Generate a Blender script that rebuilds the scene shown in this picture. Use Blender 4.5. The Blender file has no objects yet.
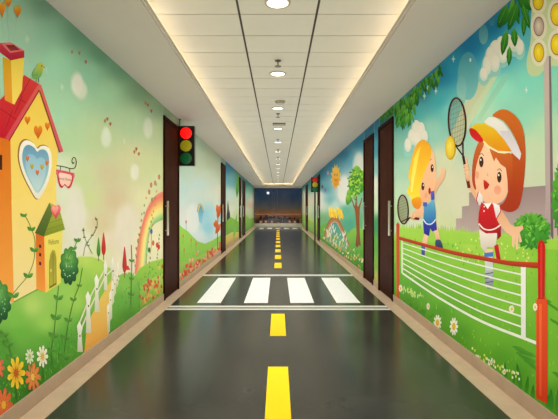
import bpy, bmesh, math, random
import numpy as np
from mathutils import Vector
from mathutils.geometry import tessellate_polygon

random.seed(7)
col = bpy.context.scene.collection
F, VX, VY = 430.0, 278.0, 208.0          # focal length (px), vanishing point of the corridor
HW, CH, CZ = 1.5, 1.215, 2.556           # half width, camera height, soffit height
END = 26.9                               # far window wall
START = -1.6
TRAY = 2.72
BASE = 0.098

# ------------------------------------------------------------------ basics
def lin(c):
    return tuple((x/255/12.92) if x/255 <= .04045 else ((x/255+.055)/1.055)**2.4 for x in c[:3])

def mat(name, rgb, rough=.5, metal=0, spec=.5, noise=0, nscale=8, bump=0, bscale=60, emit=None, estr=0):
    m = bpy.data.materials.new(name); m.use_nodes = True
    nt = m.node_tree; b = nt.nodes['Principled BSDF']
    b.inputs['Roughness'].default_value = rough; b.inputs['Metallic'].default_value = metal
    b.inputs['Specular IOR Level'].default_value = spec
    c = lin(rgb)
    b.inputs['Base Color'].default_value = (*c, 1)
    tc = nt.nodes.new('ShaderNodeTexCoord')
    if noise:
        n = nt.nodes.new('ShaderNodeTexNoise'); n.inputs['Scale'].default_value = nscale; n.inputs['Detail'].default_value = 6
        r = nt.nodes.new('ShaderNodeMapRange'); r.inputs['To Min'].default_value = 1-noise; r.inputs['To Max'].default_value = 1+noise
        r.inputs['From Min'].default_value = .3; r.inputs['From Max'].default_value = .7
        mx = nt.nodes.new('ShaderNodeVectorMath'); mx.operation = 'SCALE'; mx.inputs[0].default_value = c
        nt.links.new(tc.outputs['Object'], n.inputs['Vector']); nt.links.new(n.outputs['Fac'], r.inputs['Value'])
        nt.links.new(r.outputs['Result'], mx.inputs['Scale']); nt.links.new(mx.outputs[0], b.inputs['Base Color'])
    if bump:
        n = nt.nodes.new('ShaderNodeTexNoise'); n.inputs['Scale'].default_value = bscale; n.inputs['Detail'].default_value = 5
        bp = nt.nodes.new('ShaderNodeBump'); bp.inputs['Strength'].default_value = bump; bp.inputs['Distance'].default_value = .01
        nt.links.new(tc.outputs['Object'], n.inputs['Vector']); nt.links.new(n.outputs['Fac'], bp.inputs['Height'])
        nt.links.new(bp.outputs[0], b.inputs['Normal'])
    if emit:
        b.inputs['Emission Color'].default_value = (*lin(emit), 1); b.inputs['Emission Strength'].default_value = estr
    return m

class MB:
    def __init__(s): s.bm = bmesh.new()
    def box(s, x0, x1, y0, y1, z0, z1, bev=0):
        vs = [s.bm.verts.new((x, y, z)) for x in (x0, x1) for y in (y0, y1) for z in (z0, z1)]
        fs = [s.bm.faces.new([vs[i] for i in f]) for f in ((0,1,3,2),(4,6,7,5),(0,4,5,1),(2,3,7,6),(0,2,6,4),(1,5,7,3))]
        if bev:
            es = list({e for f in fs for e in f.edges})
            bmesh.ops.bevel(s.bm, geom=es, offset=bev, segments=2, affect='EDGES', profile=.5)
        return s
    def lathe(s, prof, cx=0, cy=0, cz=0, axis='z', n=32, flip=1):
        rings = []
        for r, h in prof:
            ring = []
            for k in range(n):
                a = 2*math.pi*k/n; u, v = r*math.cos(a), r*math.sin(a); h2 = h*flip
                p = (cx+u, cy+v, cz+h2) if axis == 'z' else (cx+u, cy+h2, cz+v) if axis == 'y' else (cx+h2, cy+u, cz+v)
                ring.append(s.bm.verts.new(p))
            rings.append(ring)
        for a, b in zip(rings, rings[1:]):
            for k in range(n):
                s.bm.faces.new((a[k], a[(k+1) % n], b[(k+1) % n], b[k]))
        for ring in (rings[0], rings[-1]):
            try: s.bm.faces.new(ring)
            except ValueError: pass
        return s
    def prism(s, prof, y0, y1):            # profile in x,z extruded along y
        a = [s.bm.verts.new((x, y0, z)) for x, z in prof]; b = [s.bm.verts.new((x, y1, z)) for x, z in prof]
        n = len(prof)
        for i in range(n): s.bm.faces.new((a[i], a[(i+1) % n], b[(i+1) % n], b[i]))
        s.bm.faces.new(a); s.bm.faces.new(b[::-1]); return s
    def build(s, name, m, parent=None, smooth=False):
        bmesh.ops.recalc_face_normals(s.bm, faces=s.bm.faces[:])
        me = bpy.data.meshes.new(name); s.bm.to_mesh(me); s.bm.free()
        if m: me.materials.append(m)
        if smooth:
            me.set_sharp_from_angle(angle=math.radians(35)) if hasattr(me, 'set_sharp_from_angle') else None
            me.shade_smooth() if not hasattr(me, 'set_sharp_from_angle') else [setattr(p, 'use_smooth', True) for p in me.polygons]
        o = bpy.data.objects.new(name, me); col.objects.link(o)
        if parent: o.parent = parent
        return o

def empty(name, loc=(0, 0, 0)):
    o = bpy.data.objects.new(name, None); o.location = loc; o.empty_display_size = .1; col.objects.link(o); return o
def tag(o, label, cat, group=None, kind=None):
    o['label'] = label; o['category'] = cat
    if group: o['group'] = group
    if kind: o['kind'] = kind
    return o
def struct(o, label=None, cat=None):
    o['kind'] = 'structure'
    if label: o['label'] = label; o['category'] = cat
    return o
def copy_tree(o, parent=None):
    c = o.copy(); col.objects.link(c)
    if parent: c.parent = parent
    for ch in list(o.children): copy_tree(ch, c)
    return c

# ------------------------------------------------------------------ materials
M = {}
M['wall'] = mat('wall_paint', (200, 190, 170), .7, noise=.02)
M['soffit'] = mat('soffit_paint', (190, 180, 168), .75, noise=.015, nscale=2)
M['panel'] = mat('ceiling_panel', (204, 197, 182), .6, noise=.02, nscale=3)
M['gap'] = mat('panel_joint', (70, 60, 46), .8)
M['slot'] = mat('dark_slot', (60, 48, 40), .8)
M['stone'] = mat('beige_stone', (196, 172, 146), .38, noise=.07, nscale=9)
M['skirt'] = mat('skirting_stone', (178, 152, 128), .35, noise=.08, nscale=7)
M['door'] = mat('dark_wood', (54, 25, 15), .6, spec=.03, noise=.25, nscale=5)
M['frame'] = mat('door_frame_wood', (40, 18, 10), .6, spec=.03, noise=.2, nscale=5)
M['steel'] = mat('brushed_steel', (205, 200, 190), .35, metal=.85)
M['black'] = mat('black_enamel', (10, 10, 10), .35)
M['blackpole'] = mat('black_pole_paint', (22, 18, 17), .35)
M['red_on'] = mat('red_lamp_lit', (200, 10, 10), .3, emit=(255, 14, 10), estr=1.0)
M['amber'] = mat('amber_lamp_unlit', (150, 140, 20), .3, noise=.15, nscale=40, emit=(150, 138, 20), estr=.25)  # unlit lens, with a faint glow added to its colour
M['green'] = mat('green_lamp_unlit', (10, 84, 44), .3, noise=.12, nscale=40, emit=(10, 80, 40), estr=.2)  # also unlit; slight emission put in to brighten the lens
M['red_dim'] = mat('red_lamp_dim', (170, 25, 22), .3, emit=(200, 30, 25), estr=.25)
M['white'] = mat('white_road_paint', (246, 246, 244), .45, noise=.05, nscale=20)
M['line'] = mat('thin_line_paint', (215, 213, 205), .45, noise=.05, nscale=20)
M['lamp_glow'] = mat('downlight_diffuser', (255, 255, 250), .5, emit=(255, 250, 240), estr=1.6)
M['lamp_rim'] = mat('downlight_rim', (170, 158, 140), .35, metal=.3)
M['cove'] = mat('cove_strip', (255, 240, 200), .5, emit=(255, 247, 222), estr=13.5)
M['alu'] = mat('window_frame_grey', (90, 84, 82), .45, metal=.4)
M['sill'] = mat('sill_paint', (205, 196, 176), .5, noise=.03)

# yellow with gradient along each dash's length
def yellow():
    m = mat('yellow_road_paint', (250, 205, 20), .5)
    nt = m.node_tree; b = nt.nodes['Principled BSDF']
    tc = nt.nodes.new('ShaderNodeTexCoord'); sp = nt.nodes.new('ShaderNodeSeparateXYZ')
    r = nt.nodes.new('ShaderNodeValToRGB'); r.color_ramp.elements[0].color = (*lin((255, 200, 0)), 1); r.color_ramp.elements[1].color = (*lin((255, 224, 10)), 1)
    nt.links.new(tc.outputs['Generated'], sp.inputs[0]); nt.links.new(sp.outputs['Y'], r.inputs[0]); nt.links.new(r.outputs[0], b.inputs['Base Color'])
    return m
M['yellow'] = yellow()

def asphalt():
    m = bpy.data.materials.new('polished_asphalt'); m.use_nodes = True; nt = m.node_tree; b = nt.nodes['Principled BSDF']
    tc = nt.nodes.new('ShaderNodeTexCoord')
    n1 = nt.nodes.new('ShaderNodeTexNoise'); n1.inputs['Scale'].default_value = 1.6; n1.inputs['Detail'].default_value = 8
    n2 = nt.nodes.new('ShaderNodeTexNoise'); n2.inputs['Scale'].default_value = 120; n2.inputs['Detail'].default_value = 3
    r = nt.nodes.new('ShaderNodeValToRGB'); r.color_ramp.elements[0].position = .3; r.color_ramp.elements[1].position = .75
    r.color_ramp.elements[0].color = (*lin((56, 55, 51)), 1); r.color_ramp.elements[1].color = (*lin((72, 71, 66)), 1)
    mx = nt.nodes.new('ShaderNodeMix'); mx.data_type = 'RGBA'; mx.blend_type = 'MULTIPLY'; mx.inputs[0].default_value = .35
    for n in (n1, n2): nt.links.new(tc.outputs['Object'], n.inputs['Vector'])
    nt.links.new(n1.outputs['Fac'], r.inputs[0]); nt.links.new(r.outputs[0], mx.inputs[6]); nt.links.new(n2.outputs['Color'], mx.inputs[7])
    nt.links.new(mx.outputs[2], b.inputs['Base Color'])
    b.inputs['Roughness'].default_value = .2; b.inputs['Specular IOR Level'].default_value = .32
    return m
M['asphalt'] = asphalt()

def film():
    m = bpy.data.materials.new('printed_wall_film'); m.use_nodes = True; nt = m.node_tree; b = nt.nodes['Principled BSDF']
    a = nt.nodes.new('ShaderNodeVertexColor'); a.layer_name = 'Col'
    tc = nt.nodes.new('ShaderNodeTexCoord'); n = nt.nodes.new('ShaderNodeTexNoise'); n.inputs['Scale'].default_value = 6
    r = nt.nodes.new('ShaderNodeMapRange'); r.inputs['To Min'].default_value = .96; r.inputs['To Max'].default_value = 1.04
    v = nt.nodes.new('ShaderNodeVectorMath'); v.operation = 'SCALE'
    nt.links.new(tc.outputs['Object'], n.inputs['Vector']); nt.links.new(n.outputs['Fac'], r.inputs['Value'])
    nt.links.new(a.outputs['Color'], v.inputs[0]); nt.links.new(r.outputs['Result'], v.inputs['Scale']); nt.links.new(v.outputs[0], b.inputs['Base Color'])
    b.inputs['Roughness'].default_value = .6; b.inputs['Specular IOR Level'].default_value = .08
    return m
M['film'] = film()
KL = .90                                  # print gain

# ------------------------------------------------------------------ printed murals (flat film on the wall planes)
def sm(pts, n=5, closed=True):            # Catmull-Rom
    out = []; N = len(pts)
    for i in range(N if closed else N-1):
        p = [pts[(i+k) % N] if closed else pts[min(max(i+k, 0), N-1)] for k in (-1, 0, 1, 2)]
        for j in range(n):
            t = j/n
            out.append(tuple(.5*((2*p[1][d]) + (-p[0][d]+p[2][d])*t + (2*p[0][d]-5*p[1][d]+4*p[2][d]-p[3][d])*t*t + (-p[0][d]+3*p[1][d]-3*p[2][d]+p[3][d])*t**3) for d in (0, 1)))
    if not closed: out.append(tuple(pts[-1]))
    return out
def mixc(a, b, t): return tuple(a[i]+(b[i]-a[i])*t for i in range(3))

class Mural:
    def __init__(s, side, y0, y1, label):
        s.side = side; s.n = 0; s.x = -HW if side == 'L' else HW; s.y0, s.y1 = y0, y1
        s.root = empty('wall_mural', (s.x, (y0+y1)/2, BASE)); tag(s.root, label, 'mural')
    def w(s, px, py):                     # wall coordinates of a point of the drawing
        d = (VX-px) if s.side == 'L' else (px-VX)
        y = HW*F/max(d, 5); return y, CH+(VY-py)*y/F
    def part(s, name, parent=None, label=None): return Part(s, name, parent, label)

class Part:
    def __init__(s, mu, name, parent, label):
        s.mu = mu; s.name = name; s.parent = parent; s.label = label; s.v = []; s.f = []; s.c = []
    def off(s):
        s.mu.n += 1; d = .0010+.000009*s.mu.n
        return s.mu.x + (d if s.mu.side == 'L' else -d)
    def raw(s, tris, pts, cols):
        X = s.off(); b = len(s.v)
        for p in pts:
            y, z = s.mu.w(*p); y = min(max(y, s.mu.y0), s.mu.y1); z = min(max(z, BASE), CZ-.001)
            s.v.append((X, y, z))
        s.f += [tuple(b+i for i in t) for t in tris]; s.c += cols
    def poly(s, pts, c, c2=None, d='v', smooth=False, n=5):
        if smooth: pts = sm(pts, n)
        t = tessellate_polygon([[Vector((p[0], p[1], 0)) for p in pts]])
        if c2 is None: cols = [c]*len(pts)
        else:
            k = {'v': lambda p: p[1], 'h': lambda p: p[0], 'd': lambda p: p[0]+p[1]}[d]
            a = min(map(k, pts)); z = max(map(k, pts)); cols = [mixc(c, c2, (k(p)-a)/max(z-a, 1e-6)) for p in pts]
        s.raw(t, pts, cols); return s
    def ell(s, cx, cy, rx, ry, c, c2=None, rot=0, n=20, rad=False, edge=None):
        ca, sa = math.cos(rot), math.sin(rot)
        P = [(cx+rx*math.cos(a)*ca-ry*math.sin(a)*sa, cy+rx*math.cos(a)*sa+ry*math.sin(a)*ca) for a in [2*math.pi*k/n for k in range(n)]]
        if rad:
            s.raw([(i, (i+1) % n, n) for i in range(n)], P+[(cx-rx*.15, cy-ry*.2)], [c2]*n+[c])
        else: s.poly(P, c, c2)
        return s
    def stroke(s, pts, wd, c, c2=None, smooth=False, w2=None, n=5):
        if smooth: pts = sm(pts, n, False)
        L = []; R = []; N = len(pts)
        for i, p in enumerate(pts):
            a = pts[max(i-1, 0)]; b = pts[min(i+1, N-1)]; dx, dy = b[0]-a[0], b[1]-a[1]; l = math.hypot(dx, dy) or 1
            h = (wd if w2 is None else wd+(w2-wd)*i/(N-1))/2
            L.append((p[0]-dy/l*h, p[1]+dx/l*h)); R.append((p[0]+dy/l*h, p[1]-dx/l*h))
        cols = [c if c2 is None else mixc(c, c2, i/(N-1)) for i in range(N)]
        s.raw([(i, i+1, N+i+1, N+i) for i in range(N-1)], L+R, cols+cols); return s
    def band(s, A, B, c, c2=None):        # strip between two equal-length curves
        N = len(A); s.raw([(i, i+1, N+i+1, N+i) for i in range(N-1)], A+B, [c]*N+[c2 or c]*N); return s
    def leaf(s, x, y, l, wd, ang, c, c2=None):
        ca, sa = math.cos(ang), math.sin(ang)
        P = [(x+u*l*ca-v*wd*sa, y+u*l*sa+v*wd*ca) for u, v in ((0, 0), (.25, .42), (.55, .5), (.85, .25), (1, 0), (.85, -.25), (.55, -.5), (.25, -.42))]
        s.poly(P, c, c2); return s
    def heart(s, x, y, w, h, c, c2=None):
        P = [(x+w*math.sin(a)**3, y-h*(13*math.cos(a)-5*math.cos(2*a)-2*math.cos(3*a)-math.cos(4*a))/16) for a in [2*math.pi*k/22 for k in range(22)]]
        s.poly(P, c, c2); return s
    def flower(s, x, y, rx, ry, c, cc, n=9, c2=None, rot=0):
        for k in range(n):
            a = 2*math.pi*k/n+rot
            P = []
            for u, v in ((.15, 0), (.45, .17), (.85, .17), (1, 0), (.85, -.17), (.45, -.17)):
                X = u*math.cos(a)-v*math.sin(a); Y = u*math.sin(a)+v*math.cos(a); P.append((x+rx*X, y+ry*Y))
            s.raw([(0, 1, 2, 3, 4, 5)], P, [c2 or c]+[mixc(c2 or c, c, .5), c, c, c, mixc(c2 or c, c, .5)]); s.mu.n -= .8
        s.ell(x, y, rx*.24, ry*.24, cc, n=10); return s
    def grid(s, x0, x1, nx, ny, cf, top=None, bot=None):
        # background: fills the wall between two picture columns from skirting to soffit
        xs = np.linspace(x0, x1, nx); ts = np.linspace(0, 1, ny); P = []; Q = []
        for x in xs:
            d = (VX-x) if s.mu.side == 'L' else (x-VX); y = HW*F/d
            zt = CZ; zb = BASE if bot is None else bot
            pt = VY-(zt-CH)*F/y; pb = VY-(zb-CH)*F/y
            if top is not None: pt = top(x)
            for t in ts: P.append((x, pt+(pb-pt)*t))
        C = cf(np.array(P)); f = [(i*ny+j, (i+1)*ny+j, (i+1)*ny+j+1, i*ny+j+1) for i in range(nx-1) for j in range(ny-1)]
        s.raw(f, P, [tuple(c) for c in C]); return s
    def done(s):
        me = bpy.data.meshes.new(s.name)
        ox, oy, oz = s.mu.root.location
        STF = ('grass', 'flowers', 'sprays', 'tulips', 'lilies', 'blossoms', 'shadow')
        par = s.parent or s.mu.root
        me.from_pydata([(a-ox, b-oy, c-oz) for a, b, c in s.v], [], s.f); me.materials.append(M['film'])
        at = me.color_attributes.new('Col', 'FLOAT_COLOR', 'POINT')
        arr = []
        for c in s.c:
            l = lin([min(max(k, 0), 255) for k in c]); arr += [min(l[0]*KL, .95), min(l[1]*KL, .95), min(l[2]*KL, .95), 1]
        at.data.foreach_set('color', arr)
        o = bpy.data.objects.new(s.name, me); col.objects.link(o); o.parent = par
        if s.label: o['label'] = s.label
        if s.name.endswith(STF): o['kind'] = 'stuff'
        return o

def field(ctrl, blobs=(), power=3.0, sx=1.0, sy=1.0):
    c = np.array([[a, b] for a, b, _ in ctrl], float); v = np.array([k for _, _, k in ctrl], float)
    def f(P):
        d = ((P[:, None, 0]-c[None, :, 0])*sx)**2+((P[:, None, 1]-c[None, :, 1])*sy)**2+9
        w = d**(-power/2); w /= w.sum(1)[:, None]; C = w@v
        for (bx, by, rx, ry, cc, al) in blobs:
            r = np.sqrt(((P[:, 0]-bx)/rx)**2+((P[:, 1]-by)/ry)**2)
            t = np.clip((1.25-r)/.5, 0, 1); t = (t*t*(3-2*t)*al)[:, None]
            C = C*(1-t)+np.array(cc, float)*t
        return C
    return f

def text_mesh(mu, s, px, py, h, wscale, c, parent, name='lettering', sx=None):
    cu = bpy.data.curves.new(name, 'FONT'); cu.body = s; cu.size = h; cu.align_x = 'CENTER'
    o = bpy.data.objects.new(name, cu); col.objects.link(o)
    bpy.context.view_layer.update()
    me = bpy.data.meshes.new_from_object(o.evaluated_get(bpy.context.evaluated_depsgraph_get()))
    bpy.data.objects.remove(o)
    y0, z0 = mu.w(px, py); mu.n += 2; d = .0010+.000009*mu.n
    X = mu.x+(d if mu.side == 'L' else -d); L = mu.root.location; sg = 1 if mu.side == 'L' else -1
    for v in me.vertices:
        u, w = v.co.x*wscale, v.co.y; v.co = (X-L[0], y0+sg*u-L[1], z0+w-L[2])
    me.materials.clear(); me.materials.append(M['film'])
    at = me.color_attributes.new('Col', 'FLOAT_COLOR', 'POINT'); l = lin(c)
    at.data.foreach_set('color', [l[0]*KL, l[1]*KL, l[2]*KL, 1]*len(me.vertices))
    o = bpy.data.objects.new(name, me); col.objects.link(o); o.parent = parent; return o

G1, G2, G3 = (150, 196, 62), (96, 158, 44), (52, 116, 34)
R_ = random.Random(11)
W_ = (232, 228, 214)
def scatter(part, region, n, fn):
    x0, x1, yt, yb = region
    for _ in range(n):
        x = R_.uniform(x0, x1); a, b = yt(x), yb(x); fn(part, x, R_.uniform(a, b))
LB = lambda x: VY+.745*(VX-x)             # foot of the left-hand prints
RB = lambda x: VY+.745*(x-VX)
def vine(mu, pts, leaves, c=(70, 120, 40), wd=.7, c2=(90, 150, 50), size=5, label=None):
    p = mu.part('painted_vine', None, label); p.stroke(pts, wd, c, smooth=True)
    for (x, y, s) in leaves:
        p.leaf(x, y, s, s*.55, -2.3, (70, 130, 45), c2).leaf(x, y, s, s*.55, -.8, (110, 170, 70), (60, 120, 40))
    p.done()
def person_outline(): pass

# ================================================================ house mural
m = Mural('L', 1.35, 5.60, 'cartoon mural of a yellow house with red roof, picket fence and rainbow')
ctrl = [(-120, -60, (110, 145, 122)), (-60, 100, (140, 178, 150)), (0, 0, (128, 162, 140)), (0, 60, (138, 175, 150)), (45, 6, (104, 138, 120)), (48, 30, (122, 163, 140)), (80, 33, (98, 142, 120)), (25, 30, (132, 166, 144)),  # dark tones along the top edge have soffit shade painted in
        (60, 60, (133, 180, 150)), (90, 70, (128, 175, 148)), (100, 55, (98, 142, 118)), (120, 70, (105, 148, 122)), (140, 92, (120, 152, 122)), (110, 90, (145, 185, 150)), (130, 120, (165, 190, 150)), (158, 108, (140, 165, 135)), (158, 130, (178, 192, 152)),
        (60, 110, (150, 190, 155)), (70, 140, (168, 198, 152)), (100, 140, (178, 196, 148)), (80, 180, (190, 204, 150)), (90, 200, (196, 204, 146)), (110, 175, (200, 190, 150)), (115, 200, (204, 184, 148)), (130, 160, (202, 200, 155)), (150, 165, (196, 202, 150)),
        (160, 180, (200, 208, 155)), (145, 200, (214, 212, 165)), (130, 215, (216, 206, 180)), (110, 240, (220, 206, 180)), (75, 215, (218, 214, 196)), (65, 190, (212, 216, 190)), (85, 245, (220, 216, 196)), (140, 240, (226, 216, 170)), (160, 240, (226, 220, 180)),
        (125, 265, (226, 214, 188)), (60, 170, (205, 215, 185)), (97, 250, (206, 214, 160)), (100, 225, (206, 190, 150)), (0, 300, (200, 200, 150)), (-60, 300, (200, 200, 150))]
bl = [(77, 84, 6, 11, (226, 224, 208), .95), (81, 90, 6, 9, (222, 222, 204), .8), (106, 138, 5, 9, (214, 222, 200), .9), (106, 133, 3, 6, (216, 224, 204), .8), (148, 128, 4.4, 10, (214, 218, 198), .9), (134.6, 172, 4.2, 8, (222, 220, 200), .95),
      (27, 39, 1.6, 3.5, (205, 222, 200), .6), (62, 87, 1.2, 3, (200, 222, 198), .7), (124, 141, 1, 2.2, (210, 222, 190), .8), (46, 70, 1, 2, (190, 215, 190), .7), (76, 214, 9, 28, (222, 216, 202), .8), (126, 232, 11, 26, (224, 214, 196), .75)]
def lift(P, c):                           # colours brightened towards the top edge to offset shade under the soffit
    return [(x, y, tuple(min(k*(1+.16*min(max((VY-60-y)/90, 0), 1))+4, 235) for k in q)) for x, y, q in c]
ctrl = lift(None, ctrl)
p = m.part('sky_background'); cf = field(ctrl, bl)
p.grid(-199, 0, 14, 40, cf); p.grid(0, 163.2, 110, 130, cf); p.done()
# rainbow
p = m.part('painted_rainbow')
O = sm([(134.2, 274), (137, 247), (140, 231), (144.4, 215), (148, 206), (152.5, 198.5), (158, 193.5), (163.3, 191.2)], 5, False)
I = sm([(146, 274), (147.5, 250), (148.4, 240), (150, 232), (152, 227.5), (154.6, 224), (158.5, 221.5), (163.3, 219.5)], 5, False)
bc = [(224, 150, 120), (226, 118, 104), (234, 150, 104), (240, 190, 110), (242, 218, 130), (226, 224, 140), (170, 204, 130), (120, 182, 112)]
def lerpc(t): return [(a[0]+(b[0]-a[0])*t, a[1]+(b[1]-a[1])*t) for a, b in zip(O, I)]
for k in range(7): p.band(lerpc(k/7), lerpc((k+1)/7), bc[k], bc[k+1])
p.done()
# hills and meadow
p = m.part('painted_meadow')
p.poly([(164, 258), (150, 262), (140, 268), (134, 276), (130, 315), (164, LB(164))], (158, 200, 70), (92, 160, 50))
p.poly([(150, 279), (164, 273), (164, 292.9), (150, 303.3), (140, 310), (133, 315), (133, 290)], (176, 208, 90), (110, 165, 55))
mc = [(-150, 420, (110, 170, 60)), (-60, 350, (120, 180, 66)), (5, 312, (128, 186, 80)), (33, 306, (176, 206, 104)), (20, 335, (104, 172, 60)), (60, 290, (150, 200, 88)), (62, 268, (150, 196, 80)), (85, 259, (186, 210, 96)), (100, 266, (170, 204, 84)), (78, 275, (150, 196, 78)), (75, 300, (158, 202, 84)), (46, 322, (150, 200, 86)), (5, 345, (80, 146, 46)), (0, 380, (60, 124, 38)),
      (30, 375, (62, 128, 38)), (30, 392, (56, 118, 36)), (60, 345, (76, 150, 46)), (50, 365, (66, 132, 42)), (75, 345, (84, 156, 50)), (90, 290, (140, 190, 70)), (86, 330, (90, 160, 52)), (110, 330, (86, 150, 50)), (125, 285, (130, 186, 72)), (128, 315, (84, 150, 50)), (140, 300, (100, 166, 56)), (120, 300, (100, 168, 58)), (15, 320, (120, 182, 70)), (40, 345, (96, 164, 54))]
mf = field(mc, (), 2.6)
cx_ = [(-199, 330), (-60, 325), (0, 308), (13, 302.5), (36, 290), (58, 282), (62, 268), (70, 258.5), (80, 256.5), (90, 256.5), (101, 259.5), (110, 268), (116, 277), (124, 273), (130, 272), (134, 276), (140, 281)]
tf = lambda x: float(np.interp(x, [q[0] for q in cx_], [q[1] for q in cx_]))
p.grid(-199, 0, 12, 24, mf, top=tf); p.grid(0, 140, 90, 50, mf, top=tf); p.done()
p = m.part('painted_grass'); p_ = p
for k in range(420):
    x = R_.uniform(-30, 163); y = R_.uniform(min(LB(x)-34, LB(x)-10), LB(x)-1); h = R_.uniform(2, 6)*(1.0 if x < 80 else .6); w = .5
    if x > 84 and x < 118 and y < LB(x): continue
    P = [(x-w, y), (x+w, y), (x+R_.uniform(-1.5, 1.5), y-h)]
    p.raw([(0, 1, 2)], P, [R_.choice([(66, 138, 40), (84, 156, 50), (112, 176, 66)])]*3); m.n -= .97
p.done()
p = m.part('painted_flower_sprays')
for x0, y0, x1, y1 in ((134, 262, 142, 214), (137, 250, 146, 198), (152, 225, 158, 178), (146, 262, 151, 215), (157, 262, 160, 235), (131, 300, 138, 240), (148, 290, 150, 258)):
    for q in range(8):
        t = q/7; x = x0+(x1-x0)*t+R_.uniform(-.8, .8); y = y0+(y1-y0)*t
        p.ell(x, y, .6, 1.5, R_.choice([(204, 130, 100), (120, 150, 70), (150, 170, 90), (206, 140, 100), (110, 130, 80)]), n=8)
for x, y, c in ((159, 177, (196, 120, 100)), (155, 183, (186, 130, 116)), (151, 185, (196, 120, 100)), (149, 192, (190, 140, 100)), (157, 245, (206, 66, 44)), (158.6, 247, (190, 54, 40)), (151.2, 231.5, (60, 90, 160)), (153, 243, (200, 110, 70)), (149, 250, (40, 110, 60)), (152, 200, (170, 130, 100))):
    p.ell(x, y, 1.3, 2.8, c, n=10)
p.stroke([(151, 231), (151.5, 244), (150, 254)], .4, (100, 110, 90))
for k in range(44):
    x = R_.uniform(139, 163); y = LB(x)-R_.uniform(3, 30); p.ell(x, y, 1.0, 2, R_.choice([(214, 84, 44), (224, 130, 80), (226, 180, 90), (200, 70, 50)]), n=7); m.n -= .8
p.done()
# slim trees
for x, y, w, h, c, c2 in ((103.4, 245, 2.2, 13, (206, 70, 44), (180, 40, 30)), (98.4, 248, 1.9, 11, (110, 160, 70), (60, 120, 50)), (124.4, 261, 2.2, 15, (206, 60, 40), (170, 40, 30))):
    p = m.part('painted_cypress'); p.stroke([(x, y), (x, y+h+2)], .7, (120, 70, 40)); p.poly([(x, y-h), (x+w*.7, y-h*.3), (x+w, y+h*.35), (x+w*.4, y+h*.75), (x-w*.4, y+h*.75), (x-w, y+h*.35), (x-w*.7, y-h*.3)], c, c2, smooth=True, n=3); p.done()
p = m.part('painted_mushroom'); p.stroke([(127, 270), (127, 274)], .8, (235, 220, 190)); p.poly([(124.5, 270), (126, 266), (128, 265.5), (130, 270)], (210, 50, 34)); p.done()
# path and fence
p = m.part('painted_path')
p.poly([(113, 276), (118.5, 277.5), (115, 286), (112, 297), (110, 310), (109, 322), (108.5, LB(108.5)), (84, LB(84)), (86, 332), (91, 316), (98, 302), (106, 288)], (222, 196, 96), (240, 170, 76))
p.done()
p = m.part('painted_picket_fence')
rails = [[(78, 336), (88, 312), (96.5, 294), (105.3, 276), (113.5, 268)], [(78, 326), (88, 301), (96.5, 284), (105.3, 268), (113.5, 262)]]
for r in rails: p.stroke(r, 1.4, (222, 214, 190))
for x, y0, y1, w in ((79.5, 322, 352, 3.6), (88, 292, 333, 3.4), (96.5, 275, 312, 3.0), (105.3, 261, 290, 2.4), (112.6, 257, 279, 1.9), (118, 262, 280, 1.4)):
    p.poly([(x-w*.8, y0+4), (x-w*.1, y0-1), (x+w*.8, y0+6), (x+w*.45, y0+12), (x+w*.9, y1), (x-w*.7, min(y1, LB(x)-2)), (x-w*.5, y0+12)], (240, 236, 222), (206, 204, 176)); p.ell(x+.2, y0+14, .7, 1.1, (90, 60, 40), n=8)
for x, y0, y1, w in ((108.2, 304, 335, 1.6), (110.4, 291, 322, 1.5), (112.4, 281, 306, 1.4), (114.6, 275, 297, 1.2), (117, 271, 288, 1.1)):
    p.poly([(x-w, y0+3), (x, y0-1), (x+w, y0+4), (x+w, y1-4), (x-w*.7, y1)], (236, 232, 214), (200, 200, 160)); p.ell(x, y0+9, .5, .8, (120, 80, 50), n=6)
p.done()
# house
h = m.part('painted_house', None, 'yellow cartoon house with orange side wall')
h.poly([(-60, 120), (-25, 128), (10, 139), (11.2, 200), (13.6, 302.5), (-10, 296), (-60, 290)], (206, 104, 22), (236, 158, 66))
h.poly([(10, 139), (39.4, 91), (57.5, 146), (55.5, 190), (56, 284), (36, 290), (13.6, 302.5), (11.2, 200)], (236, 200, 78), (238, 214, 140))
h.poly([(11, 200), (56, 190), (56, 284), (36, 290), (13.6, 302.5)], (238, 208, 110), (234, 212, 150))
h.stroke([(13.4, 302), (36, 290), (58, 283)], 1.4, (120, 160, 60)); ho = h.done()
p = m.part('roof', ho, 'red tiled gable roof')
p.poly([(-60, 104), (-25, 92), (0, 99.5), (24, 75), (39.6, 84.5), (7, 139.5), (-2, 137), (-60, 122)], (206, 60, 52), (190, 22, 44))
for a, b in (((6, 92), (28, 104)), ((-4, 106), (18, 121)), ((12, 110), (6, 127)), ((30, 79), (20, 97)), ((22, 96), (14, 114)), ((-20, 112), (-14, 128))): p.stroke([a, b], .7, (150, 20, 30))
p.stroke([(39.6, 85.5), (6.6, 139)], 4.4, (214, 92, 84), (206, 70, 84)); p.stroke([(39.6, 89), (8.5, 141)], 1.2, (150, 40, 30))
p.stroke([(39, 85), (50, 118), (61.5, 152)], 3.4, (212, 96, 90), (206, 84, 100)); p.stroke([(39.2, 91), (48.6, 119), (59.2, 152.5)], 1.3, (120, 60, 20)); p.done()
p = m.part('chimney', ho, 'yellow chimney with red cap')
p.poly([(2.2, 57), (10, 60.5), (23.6, 57), (21.6, 90), (14, 104.5), (4.4, 100)], (226, 196, 74), (244, 214, 100)); p.poly([(2.2, 57), (10.5, 60.5), (12, 104), (4.4, 100)], (204, 158, 30), (226, 150, 50))
p.poly([(-6, 47), (0, 43), (10.7, 42.4), (23.9, 50.6), (23.9, 57.6), (10, 60.5), (-2, 51)], (190, 60, 66), (164, 24, 50)); p.poly([(0, 43.2), (10.7, 42.4), (23.9, 50.6), (9.8, 53)], (214, 104, 108))
p.poly([(5, 45), (13.4, 44.8), (19.6, 50), (10, 51)], (110, 34, 36), (150, 50, 50)); p.done()
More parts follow.
